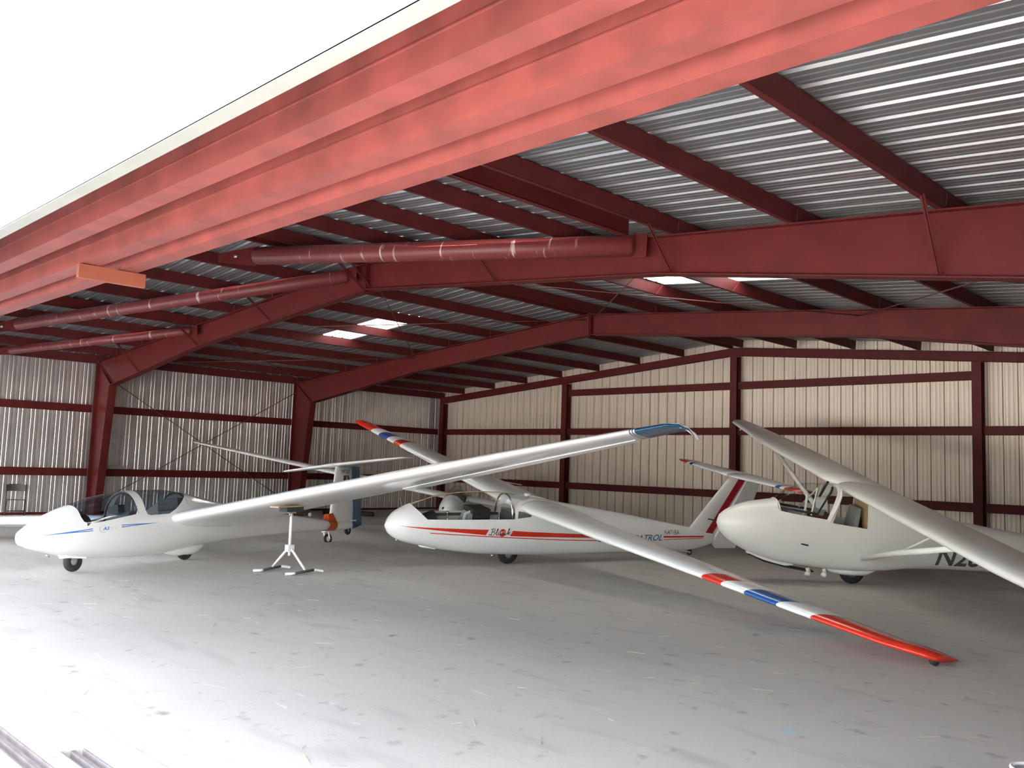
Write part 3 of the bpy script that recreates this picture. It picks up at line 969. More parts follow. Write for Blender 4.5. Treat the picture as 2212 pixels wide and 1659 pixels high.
# wings
wsec = [(0.25, .62, .645, 1.42, 1.1), (0.9, .62, .695, 1.34, 1.0), (2.66, .61, .835, 1.22, 1.0), (4.65, .61, .975, 1.08, 1.0),
        (6.7, .62, 1.115, .78, .95), (7.75, .63, 1.18, .62, .9), (8.15, .62, 1.205, .55, .85), (8.28, .57, 1.19, .46, .8), (8.37, .50, 1.13, .36, .7), (8.42, .44, 1.05, .24, .6)]
for sg in (1, -1):
    wb_ = wing_bm(wsec, sg, .028, .155, inc=.112)
    paint_bands(wb_, [((0, sg*y, 0), (sg*0.06, 1, 0)) for y in (7.70, 7.715, 7.735, 7.75, 7.77)],
                lambda c: 1 if sg*c.y-0.06*-(c.x-0) > 7.77 or 7.70 < sg*c.y+.06*c.x < 7.715 or 7.735 < sg*c.y+.06*c.x < 7.75 else 0)
    o = bm_obj('wing', wb_, ['gel', 'teal'], g1)
    al = MB()   # aileron with hinge gap, just proud of the wing
    A = [(3.9, 0), (7.6, 1)]
    v = []
    for y, _ in A:
        xl = interp_lin([s[0] for s in wsec], [s[1] for s in wsec], y); zl = interp_lin([s[0] for s in wsec], [s[2] for s in wsec], y); ch = interp_lin([s[0] for s in wsec], [s[3] for s in wsec], y)
        v += [(xl-.80*ch, sg*y, zl+(.034-.090)*ch), (xl-1.03*ch, sg*y, zl-(.025+.115)*ch), (xl-.80*ch, sg*y, zl-(.024+.090)*ch)]
    al.add(v, [(0, 1, 2), (5, 4, 3), (0, 3, 4, 1), (1, 4, 5, 2), (2, 5, 3, 0)])
    al.build('aileron', 'gel', g1)
    sk = MB(); sk.tube([(.50, sg*8.20, 1.20), (.47, sg*8.33, 1.165), (.40, sg*8.42, 1.07), (.33, sg*8.46, 1.0)], [.02, .022, .022, .016], 8)
    sk.build('wingtip_skid', 'gel', g1)
# tail
fb = wing_bm([(.34, -3.95, 0, .98, 1.0), (.60, -4.10, 0, .82, 1.0), (1.58, -4.40, 0, .62, 1.0)], 1, 0, .13, 6, 14, True)
fin1 = bm_obj('fin', fb, 'gel', g1)
rd = MB(); rd.add([(-5.015, .04, 1.585), (-5.015, -.04, 1.585), (-5.32, 0, 1.585), (-4.92, .05, .38), (-4.92, -.05, .38), (-5.27, 0, .33), (-4.90, .02, .26), (-4.90, -.02, .26)],
       [(0, 1, 2), (0, 2, 5, 3), (1, 4, 5, 2), (0, 3, 4, 1), (3, 5, 6), (4, 7, 5), (6, 5, 7), (3, 6, 7, 4)])
rud = rd.build('rudder', 'rudder', g1)
for sg in (1, -1):
    tb_ = wing_bm([(0, -4.32, 1.62, .74, 1), (1.2, -4.52, 1.62, .50, 1), (1.48, -4.60, 1.62, .42, .9), (1.55, -4.70, 1.62, .24, .7)], sg, 0.0, .12, 4, 12)
    bm_obj('tailplane', tb_, 'gel', g1)
bvf = bvh_of(fin1)
side_text('registration', 'N972AT', 'black', g1, bvf, -4.54, 1.43, .085, -4.92, 0, 0, 0.01)
decal('emblem', [(-4.62, 1.39), (-4.84, 1.39), (-4.88, 1.30), (-4.74, 1.16), (-4.59, 1.28)], 'navy', g1, bvf)
decal('emblem', [(-4.73, 1.38), (-4.76, 1.38), (-4.79, 1.24), (-4.74, 1.28), (-4.69, 1.24)], 'pale_txt', g1, bvf, 1, .006)
side_text('registration', 'AF 2', 'black', g1, bvf, -4.42, .89, .16, -4.86, 0, 0, 0.02)
b = MB(); b.box(-4.99, -4.80, .03, .05, .42, .45); b.build('rudder_horn', 'gel', g1)
# undercarriage
wheel(g1, (2.13, 0, .145), .145, .10, 'nose_wheel')
b = MB(); b.prism([(2.30, .235), (2.28, .195), (1.97, .165), (1.95, .20)], -.075, .075); b.build('wheel_fairing', 'gel', g1)
wheel(g1, (0.0, 0, .17), .17, .12, 'main_wheel')
fr_ = loft_bm([(.42, .125, .20, .03, 2, .5), (.2, .075, .27, .10, 2.2, .5), (-.1, .065, .30, .12, 2.2, .5), (-.3, .12, .30, .09, 2.2, .5), (-.44, .20, .29, .03, 2, .5)], (.47, .15), (-.49, .25), 20)
bm_obj('wheel_fairing', fr_, 'gel', g1)
wheel(g1, (-4.72, 0, .245), .10, .06, 'tail_wheel')
b = MB(); b.tube([(2.55, 0, .255), (2.50, 0, .235)], .012, 6); b.build('tow_hook', 'hub', g1)
place(g1, P_ASK)

# orange tail dolly clamped round the boom
td = empty('tail_dolly', 'orange tail dolly clamped around the glider boom on one small wheel', 'tail dolly')
db = loft_bm([(s[0], s[1]-.012, s[2]+.012, s[3]+.014, s[4], s[5]) for s in st if -4.6 < s[0] < -3.0], (-3.0, .43), (-4.55, .35), 40, .03)
cp = [(-3.80, .70), (-3.92, .37), (-3.78, .10), (-4.14, .10), (-4.22, .40), (-4.14, .70)]
cut_poly(db, cp)
cuff = take(db, lambda c, f: in_poly(c.x, c.z, cp)); db.free()
bm_obj('cuff', cuff, 'orange', td)
b = MB()
for sy in (1, -1):
    b.add([(-3.93, sy*.075, .46), (-3.985, sy*.05, .60), (-4.10, sy*.075, .615), (-4.20, sy*.10, .44), (-4.0, 0.0, .60), (-3.90, 0, .49)], [(0, 1, 2, 3), (0, 5, 4, 1), (1, 4, 2)])
b.build('saddle', 'orange', td)
wheel(td, (-4.13, -.10, .105), .105, .05, 'dolly_wheel', (0.25, 1, 0), 'whitesteel', .55)
b = MB()
for dy in (-.16, -.05): b.bar((-4.08, dy, .255), (-4.13, dy, .105), .03, .008)
b.box(-4.14, -4.02, -.165, -.045, .245, .265)
b.build('fork', 'whitesteel', td)
place(td, P_ASK)

# ------------------------------------------------------------------ glider 2: all-metal trainer with red stripes
P_BL = (13.830, 2.001, -1.8521, -0.1608, -0.0184)
g2 = empty('glider', 'white glider with red side stripes and red-white-blue wingtips', 'glider', group='gliders parked in the hangar')
st2 = [(2.25, .60, .84, .115, 2.0, .5), (2.17, .535, .93, .18, 2.05, .5), (2.06, .48, .995, .235, 2.1, .5), (1.9, .43, 1.062, .28, 2.15, .5), (1.6, .37, 1.155, .315, 2.2, .48),
       (1.35, .315, 1.215, .33, 2.25, .47), (1.0, .26, 1.25, .34, 2.3, .46), (.65, .215, 1.26, .345, 2.3, .46), (.3, .19, 1.25, .345, 2.3, .46), (0, .17, 1.215, .34, 2.3, .46),
       (-.3, .155, 1.17, .33, 2.3, .46), (-.7, .14, 1.11, .315, 2.25, .47), (-1.2, .13, 1.03, .295, 2.2, .48), (-2.2, .12, .87, .235, 2.15, .5), (-3.0, .11, .725, .175, 2.1, .5),
       (-4.0, .105, .545, .10, 2.0, .5), (-4.45, .17, .45, .062, 2.0, .5), (-4.62, .22, .40, .04, 2.0, .5)]
bm = loft_bm(st2, (2.31, .715), (-4.66, .31))
c1 = [(1.89, 1.5), (1.89, 1.05), (1.70, .872), (.11, .855), (.11, 1.07), (-.02, 1.13), (-.28, 1.165), (-.28, 1.5)]
w1 = [(.06, .862), (.035, .985), (-.12, .955), (-.225, .915), (-.215, .885)]
for c in (c1, w1): cut_poly(bm, c)
kb = take(bm, lambda c, f: in_poly(c.x, c.z, c1)); kw = take(bm, lambda c, f: in_poly(c.x, c.z, w1))
body2 = bm_obj('fuselage', bm, 'paint', g2)
bm_obj('canopy', kb, 'glass', g2)
bm_obj('side_window', kw, 'glass', g2)
bv = bvh_of(body2)
for side in (1, -1):
    decal('stripe', [(2.16, .765), (.60, .692), (.645, .602)], 'red', g2, bv, side)
    decal('stripe', [(.14, .662), (-.25, .628), (-1.52, .540), (-1.64, .470), (-.26, .543), (.185, .570)], 'red', g2, bv, side)
    decal('stripe', [(1.66, .662), (-.92, .470), (-1.66, .428), (-1.66, .412), (-.92, .454), (1.62, .645)], 'red', g2, bv, side)
    decal('stripe', [(-3.24, .435), (-4.32, .385), (-4.32, .36), (-3.25, .40)], 'red', g2, bv, side)
    decal('stripe', [(-3.25, .372), (-4.30, .345), (-4.30, .335), (-3.25, .36)], 'red', g2, bv, side)
side_text('lettering', 'CIVIL AIR PATROL', 'patrol', g2, bv, -1.67, .395, .115, -3.22, -.045, .3, .012)
side_text('registration', 'N471BA', 'grey_txt', g2, bv, -3.27, .455, .085, -3.66, -.012, 0, .008)
bl = [[(.1, .12), (.0, .22), (.12, .3), (.35, .12), (.5, .6), (.66, 1.1)], [(.3, .95), (.5, 1.12), (.85, 1.15), (.98, .98), (.85, .72), (.58, .62), (.88, .56), (.98, .32), (.78, .08), (.5, .1), (.42, .2)],
      [(1.1, .35), (1.42, .75), (1.55, 1.05), (1.46, 1.08), (1.34, .6), (1.3, .15), (1.42, .06), (1.6, .25)],
      [(2.02, .55), (1.8, .6), (1.66, .35), (1.72, .1), (1.9, .15), (2.05, .55), (1.98, .12), (2.12, .1), (2.3, .3)],
      [(2.3, .3), (2.4, .55), (2.38, .1), (2.45, .4), (2.62, .55), (2.66, .3), (2.68, .1), (2.82, .2)], [(2.85, .55), (2.85, .12), (3.0, .12), (3.15, .3)],
      [(3.15, .3), (3.45, .75), (3.55, 1.05), (3.46, 1.08), (3.36, .6), (3.3, .08)], [(3.36, .35), (3.6, .55), (3.68, .42), (3.42, .32), (3.62, .1), (3.85, .1), (3.95, .2)]]
disc = [(.335+.062*math.cos(R_(a)), .632+.068*math.sin(R_(a))) for a in range(0, 360, 15)]
decal('emblem', disc, 'red', g2, bv, 1, .004, .03)
decal('emblem', [(.393, .622), (.277, .622), (.277, .652), (.393, .652)], 'paint', g2, bv, 1, .0055, .03)
side_text('lettering', 'SUPER', 'red', g2, bv, .385, .627, .02, .285, 0, 0, .01, 1, .007)
strokes('lettering', bl, 'black', g2, bv, .595, .585, .108, .045, .0065)
# cockpit fittings
hood(g2, 1.48, .66, .95, .21, .22)
seat(g2, 1.02, .50, .92, .20, 'midgrey', .16)
b = MB(); b.box(.52, .84, -.19, .19, .74, 1.0); b.build('instrument_panel', 'dark', g2)
seat(g2, .22, .45, .92, .24, 'charcoal', .12)
b = MB(); b.tube([(.98, .08, .66), (.92, .06, .90), (.80, .06, .95), (.66, .07, .86)], .028, 8); b.build('harness_strap', 'pale_txt', g2)
b = MB(); b.tube([(1.20, 0, .6), (1.22, 0, .90)], .012, 6); b.tube([(1.22, 0, .90), (1.22, 0, .93)], .025, 8); b.build('control_stick', 'chrome', g2)
b = MB(); b.tube([(.22, 0, .6), (.25, 0, .90)], .012, 6); b.build('control_stick', 'chrome', g2)
for sy in (-1, 1):
    b = MB(); b.box(.13, 1.48, sy*.275-.022, sy*.275+.022, .80, .84); b.build('cockpit_sill', 'charcoal', g2)
b = MB(); b.box(-.2, 1.40, -.24, .24, .56, .59); b.build('cockpit_floor', 'charcoal', g2)
b = MB()
b.tube([(.16-.0*math.sin(math.pi*k/16), .315*math.cos(math.pi*k/16), .83+.395*math.sin(math.pi*k/16)**.8) for k in range(17)], .016, 8)
b.build('canopy_hoop', 'chrome', g2)
b = MB(); b.tube([(-.22, 0, 1.205), (-.32, 0, 1.195)], .03, 8); b.build('canopy_catch', 'paint', g2)
b = MB(); b.tube([(1.86, 0, 1.065), (1.62, 0, 1.15), (1.35, 0, 1.218), (1.0, 0, 1.253), (.65, 0, 1.263), (.3, 0, 1.253), (0, 0, 1.218)], .008, 6); b.build('canopy_seam', 'tan', g2)
# wings: bands of paint at the tips
wsec = [(0.22, -.02, 1.03, 1.48, 1.15), (0.6, .01, 1.04, 1.42, 1.05), (2.9, .08, 1.145, 1.14, 1.0), (4.95, .14, 1.245, .88, .95), (6.5, .19, 1.32, .70, .95), (7.6, .22, 1.38, .56, 1.0),
        (7.9, .19, 1.40, .50, 1.15), (8.03, .13, 1.395, .42, 1.25), (8.10, .06, 1.38, .34, 1.3)]
for sg in (1, -1):
    wb_ = wing_bm(wsec, sg, .03, .15, inc=.13)
    ys = (4.96, 5.32, 5.72, 6.24, 6.74)
    K = -.65   # bands sweep outwards towards the trailing edge
    paint_bands(wb_, [((.2, sg*y, 0), (-K*1, sg*1, 0)) for y in ys],
                lambda c: (lambda t: 1 if (ys[0] < t < ys[1] or t > ys[4]) else (2 if ys[2] < t < ys[3] else 0))(sg*c.y-K*(c.x-.2)))
    bm_obj('wing', wb_, ['paint', 'red', 'blue'], g2)
    al = MB(); v = []
    for y in (4.6, 7.5):
        f_ = lambda k: interp_lin([s[0] for s in wsec], [s[k] for s in wsec], y)
        xl, zl, ch = f_(1), f_(2), f_(3)
        v += [(xl-.78*ch, sg*y, zl+(.038-.101)*ch), (xl-1.015*ch, sg*y, zl-(.004+.132)*ch), (xl-.78*ch, sg*y, zl-(.018+.101)*ch)]
    al.add(v, [(0, 1, 2), (5, 4, 3), (0, 3, 4, 1), (1, 4, 5, 2), (2, 5, 3, 0)])
    al.build('aileron', 'paint', g2)
    sk = MB(); sk.lathe([(.001, -.05), (.03, -.04), (.045, 0), (.03, .04), (.001, .05)], (.03, sg*8.06, 1.352), (1, 0, 0), 12)
    sk.build('wingtip_skid', 'rubber', g2)
# tail
fb = wing_bm([(.38, -3.86, 0, .80, 1.0), (.56, -4.00, 0, .76, 1.0), (1.54, -4.87, 0, .50, .9)], 1, 0, .12, 6, 12, True)
fin2 = bm_obj('fin', fb, 'paint', g2)
rd = MB(); rd.add([(-5.36, .03, 1.52), (-5.36, -.03, 1.52), (-5.74, 0, 1.46), (-4.60, .045, .24), (-4.60, -.045, .24), (-5.24, 0, .09), (-4.70, 0, .11)],
       [(0, 1, 2), (0, 2, 5, 3), (1, 4, 5, 2), (0, 3, 4, 1), (3, 5, 6), (4, 6, 5), (3, 6, 4)])
rd.build('rudder', 'paint', g2)
bvf = bvh_of(fin2)
for side in (1, -1):
    decal('stripe', [(-5.10, 1.50), (-5.31, 1.50), (-4.57, .40), (-4.36, .40)], 'crimson', g2, bvf, side)
    decal('pinstripe', [(-5.315, 1.50), (-5.335, 1.50), (-4.595, .40), (-4.575, .40)], 'gold', g2, bvf, side)
for sg in (1, -1):
    tb_ = wing_bm([(0, -4.80, 1.575, .82, 1), (1.35, -4.93, 1.585, .52, 1), (1.65, -4.98, 1.59, .44, .9), (1.78, -5.05, 1.59, .30, .8), (1.82, -5.12, 1.59, .14, .6)], sg, 0, .12, 6, 12)
    paint_bands(tb_, [((0, sg*y, 0), (0, 1, 0)) for y in (1.18, 1.28, 1.38)], lambda c: 1 if abs(c.y) > 1.38 else (2 if 1.18 < abs(c.y) < 1.28 else 0))
    bm_obj('tailplane', tb_, ['paint', 'red', 'blue'], g2)
wheel(g2, (0, 0, .19), .19, .13, 'main_wheel')
wheel(g2, (-4.06, 0, .05), .06, .045, 'tail_wheel')
b = MB(); b.bar((-3.75, 0, .12), (-4.04, 0, .06), .05, .02); b.build('tail_spring', 'paint', g2)
b = MB(); b.lathe([(.001, -.02), (.022, -.012), (.022, .012), (.001, .02)], (.34, .06, .17), (0, 1, 0), 12); b.build('brake_lamp', 'chrome', g2)
b = loft_bm([(1.62, .335, .40, .05, 2, .5), (1.4, .30, .38, .06, 2, .5)], (1.7, .37), (1.3, .35), 16); bm_obj('belly_fairing', b, 'paint', g2)
b = MB(); b.tube([(2.10, .04, .50), (2.10, .04, .465)], .016, 8); b.build('tow_hook', 'chrome', g2)
b = MB(); b.tube([(2.03, 0, .99), (2.08, 0, 1.16)], .004, 6); b.build('yaw_string_mast', 'hub', g2)
place(g2, P_BL)

# ------------------------------------------------------------------ glider 3: strut-braced high-wing trainer
P_SG = (18.523, 5.101, -2.37, -.175, -.001)
g3 = empty('glider', 'cream-white strut-braced high-wing training glider with a bubble nose', 'glider', group='gliders parked in the hangar')
st3 = [(2.15, .80, 1.05, .12, 2.0, .5), (2.05, .69, 1.13, .20, 2.05, .5), (1.9, .58, 1.205, .262, 2.1, .5), (1.7, .48, 1.27, .305, 2.15, .5), (1.4, .38, 1.32, .33, 2.2, .5), (1.29, .35, 1.335, .335, 2.3, .5),
       (1.15, .325, 1.45, .34, 2.5, .42), (.97, .30, 1.55, .34, 2.6, .42), (.71, .27, 1.60, .34, 2.6, .42), (.44, .245, 1.60, .34, 2.8, .42), (0, .23, 1.60, .335, 3.2, .42), (-.4, .25, 1.56, .325, 3.4, .45),
       (-.9, .30, 1.33, .30, 3.4, .5), (-1.3, .305, 1.13, .275, 3.2, .5), (-1.93, .29, 1.01, .24, 3.0, .5), (-2.68, .28, .89, .20, 3.0, .5), (-4.2, .33, .66, .11, 2.6, .5), (-5.2, .38, .52, .04, 2.4, .5)]
bm = loft_bm(st3, (2.20, .925), (-5.24, .45))
c1 = [(1.29, 1.8), (1.29, 1.22), (1.255, 1.195), (.56, 1.095), (.385, 1.50), (.385, 1.8)]
w1 = [(.47, 1.045), (-.07, .97), (-.07, 1.50), (.30, 1.50)]
for c in (c1, w1): cut_poly(bm, c)
kb = take(bm, lambda c, f: in_poly(c.x, c.z, c1)); kw = take(bm, lambda c, f: in_poly(c.x, c.z, w1))
body3 = bm_obj('fuselage', bm, 'fabric', g3)
bm_obj('canopy', kb, 'glass', g3); bm_obj('side_window', kw, 'glass', g3)
bv = bvh_of(body3)
side_text('registration', 'N285', 'grey_txt', g3, bv, -1.19, .42, .29, -2.13, -.03, .22, .02)
b = MB()
for sy in (-1,):
    yy = sy*.322
    b.tube([(1.27, yy, 1.205), (.575, yy, 1.105), (.40, yy*.94, 1.50), (.385, yy*.7, 1.585)], .021, 8)
b.build('canopy_frame', 'dark', g3)
for sy in (-1, 1):
    yy = sy*.335
    b = MB(); b.tube([(.52, yy, 1.06), (.42, yy, 1.28), (.36, yy*.98, 1.46), (.33, yy*.7, 1.575)], .018, 8); b.build('door_post', 'fabric', g3)
b = MB()
b.tube([(1.28, .30*math.cos(math.pi*k/12), 1.20+.13*math.sin(math.pi*k/12)) for k in range(13)], .012, 6)
b.build('canopy_hoop', 'fabric', g3)
b = MB(); b.tube([(1.275, .305, 1.255), (.71, .315, 1.175), (.50, .27, 1.52), (.46, .20, 1.585)], .017, 8); b.build('canopy_frame', 'dark', g3)
b = MB()
b.tube([(.95, .0, .75), (.80, 0.0, 1.15), (.78, 0, 1.42)], .02, 8)
b.tube([(.80, -.30, 1.15), (.62, 0, 1.52), (.80, .30, 1.15)], .014, 8)
b.build('cabin_tube', 'fabric', g3)
seat(g3, .72, .80, 1.20, .20, 'midgrey', .12); seat(g3, .10, .85, 1.25, .22, 'midgrey', .06)
b = MB(); b.box(.48, .60, -.12, .08, 1.20, 1.36); b.build('headrest', 'whitesteel', g3)
b = MB(); b.box(.42, .70, -.20, .20, 1.03, 1.12); b.build('cushion', 'cushion', g3)
b = MB(); b.box(-.10, -.085, -.30, .30, .92, 1.48); b.build('bulkhead', 'tan', g3)
b = MB(); b.lathe([(.001, 0), (.07, .0), (.06, .12), (.03, .2), (.025, .27), (.001, .28)], (.0, .10, .95), (0, 0, 1), 12); b.build('fire_bottle', 'dark', g3)
hood(g3, 1.12, .95, 1.20, .22, .10, 'charcoal')
wsec = [(0, .33, 1.57, 1.36, 1.0), (4.6, .33, 1.60, 1.36, 1.0), (6.6, .27, 1.635, 1.05, .95), (7.4, .24, 1.65, .88, .9), (7.68, .14, 1.655, .68, .85), (7.77, .02, 1.655, .42, .7)]
for sg in (1, -1):
    bm_obj('wing', wing_bm(wsec, sg, .035, .145, inc=.19), 'fabric', g3)
    al = MB(); v = []
    for y in (4.7, 7.3):
        f_ = lambda k: interp_lin([s[0] for s in wsec], [s[k] for s in wsec], y)
        xl, zl, ch = f_(1), f_(2), f_(3)
        v += [(xl-.78*ch, sg*y, zl+(.04-.148)*ch), (xl-1.015*ch, sg*y, zl-(.004+.193)*ch), (xl-.78*ch, sg*y, zl-(.016+.148)*ch)]
    al.add(v, [(0, 1, 2), (5, 4, 3), (0, 3, 4, 1), (1, 4, 5, 2), (2, 5, 3, 0)])
    al.build('aileron', 'fabric', g3)
    s = MB(); s.tube([(-.02, sg*.33, .50), (.14, sg*1.9, 1.02), (.26, sg*3.75, 1.585)], [.035, .042, .035], 10); s.build('wing_strut', 'fabric', g3)
    s = MB(); s.tube([(.05, sg*1.7, .96), (-.35, sg*2.3, 1.47)], .014, 6); s.build('jury_strut', 'fabric', g3)
    wheel(g3, (.05, sg*7.35, 1.48), .05, .03, 'wingtip_wheel')
    s = MB(); s.bar((.05, sg*7.35, 1.48), (.05, sg*7.35, 1.63), .02, .01); s.build('wheel_bracket', 'hub', g3)
    bm_obj('tailplane', wing_bm([(0, -4.35, .56, .85, 1), (1.5, -4.55, .56, .55, .9)], sg, 0, .08, 4, 10), 'fabric', g3)
fb = wing_bm([(.45, -4.25, 0, .55, 1), (1.5, -4.75, 0, .40, .8)], 1, 0, .1, 4, 10, True); bm_obj('fin', fb, 'fabric', g3)
rd = MB(); rd.add([(-4.80, .02, .40), (-4.80, -.02, .40), (-5.45, 0, .45), (-5.15, .02, 1.5), (-5.15, -.02, 1.5), (-5.5, 0, 1.4)], [(0, 2, 5, 3), (1, 4, 5, 2), (0, 1, 2), (3, 5, 4), (0, 3, 4, 1)])
rd.build('rudder', 'fabric', g3)
wheel(g3, (0, 0, .20), .20, .15, 'main_wheel')
b = MB(); b.prism([(1.66, .44), (1.40, .335), (1.05, .255), (.70, .20), (.62, .185), (.62, .175), (.72, .178), (1.08, .235), (1.42, .315), (1.68, .425)], -.05, .05); b.build('nose_skid', 'dark', g3)
b = MB(); b.prism([(1.70, .485), (1.40, .385), (1.05, .32), (.95, .30), (.95, .275), (1.10, .262), (1.42, .345), (1.70, .45)], -.045, .045); b.build('skid_block', 'fabric', g3)
for xx in (.72, .46):
    b = MB(); b.tube([(xx, .04, .24), (xx-.02, .05, .17)], .035, 10); b.tube([(xx-.02, .05, .17), (xx+.02, .09, .13)], .045, 10); b.build('skid_shock', 'fabric', g3)
fr_ = loft_bm([(.32, .17, .28, .06, 2, .5), (.1, .14, .30, .14, 2.2, .5), (-.15, .14, .31, .15, 2.2, .5), (-.42, .25, .34, .10, 2.2, .5)], (.45, .22), (-.60, .31), 20)
bm_obj('wheel_fairing', fr_, 'fabric', g3)
b = MB(); b.tube([(2.18, 0, .935), (2.27, 0, .955), (2.33, 0, .965)], .011, 8); b.build('pitot_tube', 'dark', g3)
b = MB(); b.tube([(.94, .325, .70), (.87, .36, .69), (.84, .365, .685)], .013, 8); b.build('release_lever', 'dark', g3)
place(g3, P_SG)

# ------------------------------------------------------------------ glider 4: round-nosed glider parked behind the striped one
P_4 = (7.53, 6.39, R_(-49.7), -.135, 0.0)
g4 = empty('glider', 'grey-white glider with rounded nose half hidden behind the red-striped glider', 'glider', group='gliders parked in the hangar')
st4 = [(1.78, .42, .72, .15, 2, .5), (1.65, .34, .80, .23, 2, .5), (1.4, .26, .88, .29, 2.1, .5), (1.1, .22, 1.0, .30, 2.2, .46), (.7, .20, 1.13, .30, 2.2, .44), (.3, .20, 1.14, .30, 2.2, .44), (-.1, .22, 1.02, .28, 2.2, .46),
       (-.8, .28, .80, .20, 2, .5), (-2.0, .33, .66, .13, 2, .5), (-3.5, .38, .60, .09, 2, .5), (-4.5, .42, .56, .04, 2, .5)]
bm = loft_bm(st4, (1.84, .58), (-4.6, .5), 40)
c1 = [(1.30, 1.5), (1.30, .84), (1.2, .78), (.25, .80), (-.05, 1.0), (-.05, 1.5)]
cut_poly(bm, c1)
kb = take(bm, lambda c, f: in_poly(c.x, c.z, c1))
bm_obj('fuselage', bm, 'paint', g4); bm_obj('canopy', kb, 'glass', g4)
hood(g4, 1.0, .55, .82, .2, .15); seat(g4, .55, .45, .85, .2)
b = MB(); b.tube([(1.74, -.12, .60), (1.79, -.13, .60)], .035, 12); b.build('air_inlet', 'dark', g4)
wsec = [(.2, .35, .78, 1.05, 1), (2.5, .33, .86, .95, 1), (5.0, .28, .95, .75, .95), (7.0, .20, 1.03, .48, .9), (7.3, .10, 1.04, .32, .8)]
for sg in (1, -1):
    bm_obj('wing', wing_bm(wsec, sg, .03, .14, 5, 14), 'paint', g4)
    bm_obj('tailplane', wing_bm([(0, -4.1, 1.28, .55, 1), (1.25, -4.2, 1.28, .36, .9)], sg, 0, .1, 4, 10), 'paint', g4)
fb = wing_bm([(.5, -3.75, 0, .75, 1), (1.28, -4.1, 0, .55, 1)], 1, 0, .12, 4, 10, True); bm_obj('fin', fb, 'paint', g4)
rd = MB(); rd.add([(-4.42, .03, .42), (-4.42, -.03, .42), (-4.8, 0, .45), (-4.58, .03, 1.28), (-4.58, -.03, 1.28), (-4.85, 0, 1.28)], [(0, 2, 5, 3), (1, 4, 5, 2), (0, 1, 2), (3, 5, 4), (0, 3, 4, 1)])
rd.build('rudder', 'paint', g4)
wheel(g4, (0.25, 0, .17), .17, .11, 'main_wheel')
wheel(g4, (-4.2, 0, .34), .07, .05, 'tail_wheel')
place(g4, P_4)

# ------------------------------------------------------------------ wing stand
ws = empty('wing_stand', 'white trestle wing stand with carpeted pad under the glider wing', 'wing stand', (13.04, -1.80, 0))
FE = [((-.15, -.33), (-.42, .13)), ((.20, .32), (.42, -.14))]
b = MB(); b.tube([(0, 0, .30), (0.0, 0.0, .885)], .022, 12); b.build('pole', 'whitesteel', ws)
b = MB(); b.box(-.05, .05, -.05, .05, .30, .40); b.tube([(0, 0, .24), (0, 0, .32)], .02, 10); b.build('hub', 'whitesteel', ws)
for a_, b_ in FE:
    mx_, my_ = (a_[0]+b_[0])/2, (a_[1]+b_[1])/2
    l = MB(); l.tube([(mx_*.12, my_*.12, .34), (mx_, my_, .055)], .019, 10); lo = l.build('leg', 'whitesteel', ws)
    f = MB(); f.tube([(a_[0], a_[1], .035), (b_[0], b_[1], .035)], .02, 10); f.build('foot_bar', 'charcoal', lo)
    for p, q in ((a_, b_), (b_, a_)):
        dx, dy = p[0]-q[0], p[1]-q[1]; L_ = math.hypot(dx, dy); dx /= L_; dy /= L_
        c = MB(); c.tube([(p[0]-dx*.03, p[1]-dy*.03, .035), (p[0]+dx*.03+dy*.04, p[1]+dy*.03-dx*.04, .028), (p[0]+dy*.14+dx*.03, p[1]-dx*.14+dy*.03, .02)], .02, 8)
        c.build('foot', 'whitesteel', lo)
hdir = Vector((math.cos(P_ASK[2]), math.sin(P_ASK[2]), 0))
b = MB(); b.bar(Vector((0, 0, .925))-hdir*.20, Vector((0, 0, .925))+hdir*.20, .14, .07); b.build('carpet_pad', 'carpet', ws)
b = MB(); b.bar(Vector((0, 0, .969))-hdir*.16, Vector((0, 0, .969))+hdir*.42, .15, .015); b.build('board', 'plywood', ws)
b = MB(); b.box(-.05, .05, -.05, .05, .865, .89); b.tube([(.05, -.06, .82), (.05, -.06, .89)], .012, 8); b.build('bracket', 'hub', ws)

# ------------------------------------------------------------------ folding chair by the side wall
ch = empty('folding_chair', 'taupe metal folding chair standing against the galvanised wall', 'chair', (.55, -1.95, 0))
def chr_(p): return (p[1]*0.96+p[0]*0.25, p[0]*0.96-p[1]*0.25, p[2])   # sideways, forward, up
b = MB(); v = []
for k in range(11):
    t = -1+2*k/10; s_ = .205*t; dep = -.20-.035*(1-t*t); zt = .80-.02*t**4-.03*max(0, abs(t)-.8)*5*.2
    v += [chr_((s_, dep, .62)), chr_((s_, dep-.01, zt)), chr_((s_, dep-.012, .62)), chr_((s_, dep-.022, zt))]
f = []
for k in range(10):
    a = 4*k; f += [(a, a+4, a+5, a+1), (a+2, a+3, a+7, a+6), (a+1, a+5, a+7, a+3), (a, a+2, a+6, a+4)]
b.add(v, f); b.build('backrest', 'chair', ch)
b = MB(); v = [chr_(p) for p in ((-.2, .22, .44), (.2, .22, .44), (.19, -.18, .42), (-.19, -.18, .42), (-.2, .22, .415), (.2, .22, .415), (.19, -.18, .40), (-.19, -.18, .40))]
b.add(v, [(0, 1, 2, 3), (7, 6, 5, 4), (0, 4, 5, 1), (1, 5, 6, 2), (2, 6, 7, 3), (3, 7, 4, 0)]); b.build('seat', 'chair', ch)
for s_ in (-1, 1):
    l = MB(); l.tube([chr_((s_*.215, -.22, .79)), chr_((s_*.215, -.10, .5)), chr_((s_*.22, .20, .012))], .012, 8); l.build('leg', 'chair', ch)
    l = MB(); l.tube([chr_((s_*.20, .02, .43)), chr_((s_*.205, -.26, .012))], .012, 8); l.build('leg', 'chair', ch)
b = MB(); b.tube([chr_((-.22, .12, .15)), chr_((.22, .12, .15))], .010, 8); b.build('stretcher', 'chair', ch)
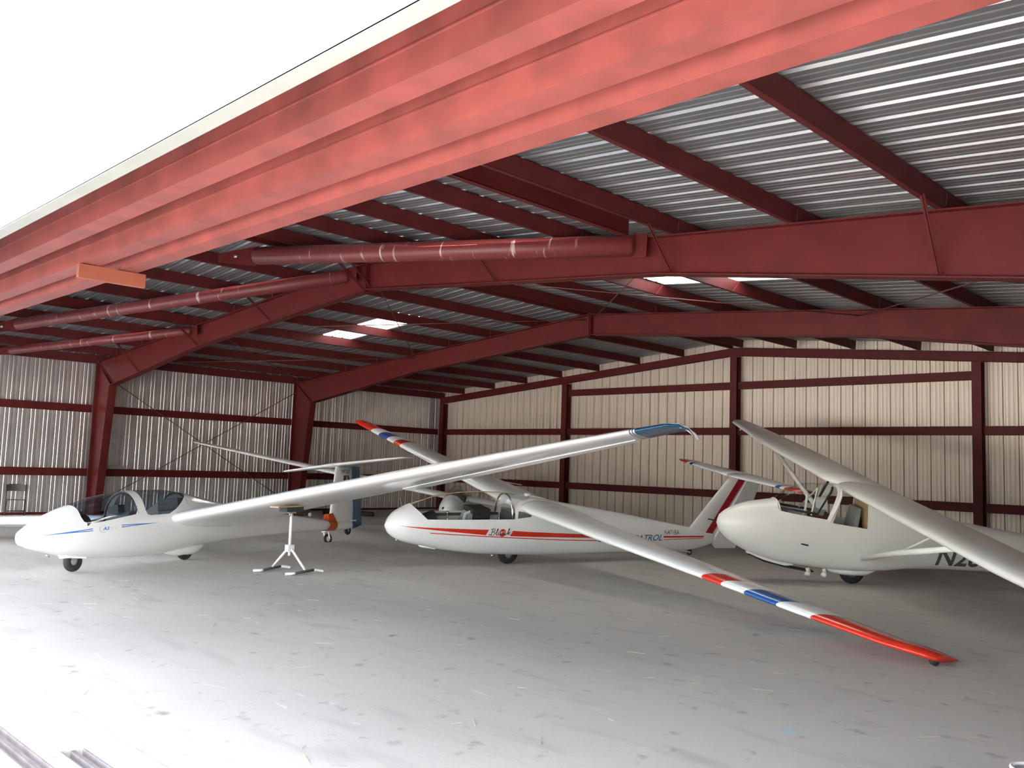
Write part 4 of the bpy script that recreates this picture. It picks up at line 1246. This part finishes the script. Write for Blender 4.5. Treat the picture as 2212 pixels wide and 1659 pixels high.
b = MB(); b.tube([chr_((-.205, -.19, .12)), chr_((.205, -.19, .12))], .010, 8); b.build('stretcher', 'chair', ch)

# ------------------------------------------------------------------ small things
b = MB(); b.box(-.03, .11, .42, .78, 1.213, 1.30); b.box(-.0, .08, .50, .70, 1.30, 1.318)
tag(b.build('metal_box', 'hub'), 'small grey metal box lying on the lower side-wall girt', 'box')
cr = empty('wooden_crate', 'low brown wooden crate on the floor near the second frame column', 'crate', (1.75, 5.25, 0))
b = MB(); b.box(-.35, .35, -.25, .25, 0.02, .30); b.build('body', 'brown', cr)
for z in (.06, .16, .26):
    b = MB(); b.box(-.37, .37, -.27, -.25, z-.035, z+.035); b.box(.35, .37, -.27, .27, z-.035, z+.035); b.build('slat', 'brown', cr)
b = MB(); b.lathe([(.001, 0), (.04, .01), (.055, .055), (.04, .10), (.001, .11)], (2.35, 5.35, 0), (0, 0, 1), 14)
tag(b.build('ball', 'whitesteel'), 'small white ball on the floor beside the brown crate', 'ball')
b = MB(); b.tube([(1.5, 6.35, .07), (1.9, 6.75, .07), (2.4, 7.1, .07), (2.9, 7.2, .07)], .07, 10)
tag(b.build('rolled_mat', 'dark'), 'black rolled mat lying on the floor behind the brown crate', 'mat')
bk = empty('bucket', 'small metal bucket with shiny white rim on the concrete floor', 'bucket', (23.32, -3.64, 0))
b = MB(); b.lathe([(.075, 0.0), (.08, .004), (.10, .22), (.096, .22), (.075, .012), (.001, .012)], (0, 0, 0), (0, 0, 1), 32); b.build('body', 'hub', bk)
b = MB(); b.tube([(.101*math.cos(2*math.pi*k/32), .101*math.sin(2*math.pi*k/32), .22) for k in range(33)], .010, 8); b.build('rim', 'whitesteel', bk)

# loose straw blown over the concrete
b = MB()
for k in range(170):
    x = rnd.uniform(12.5, 24.0); y = rnd.uniform(-6.5, 2.0); a = rnd.uniform(0, math.pi); L_ = rnd.uniform(.02, .09)
    dx, dy = math.cos(a)*L_, math.sin(a)*L_
    b.bar((x-dx, y-dy, .003), (x+dx, y+dy, .004+rnd.uniform(0, .006)), rnd.uniform(.002, .005), .002)
tag(b.build('straw', 'straw'), 'bits of dry straw scattered over the concrete floor', 'straw', None, 'stuff')
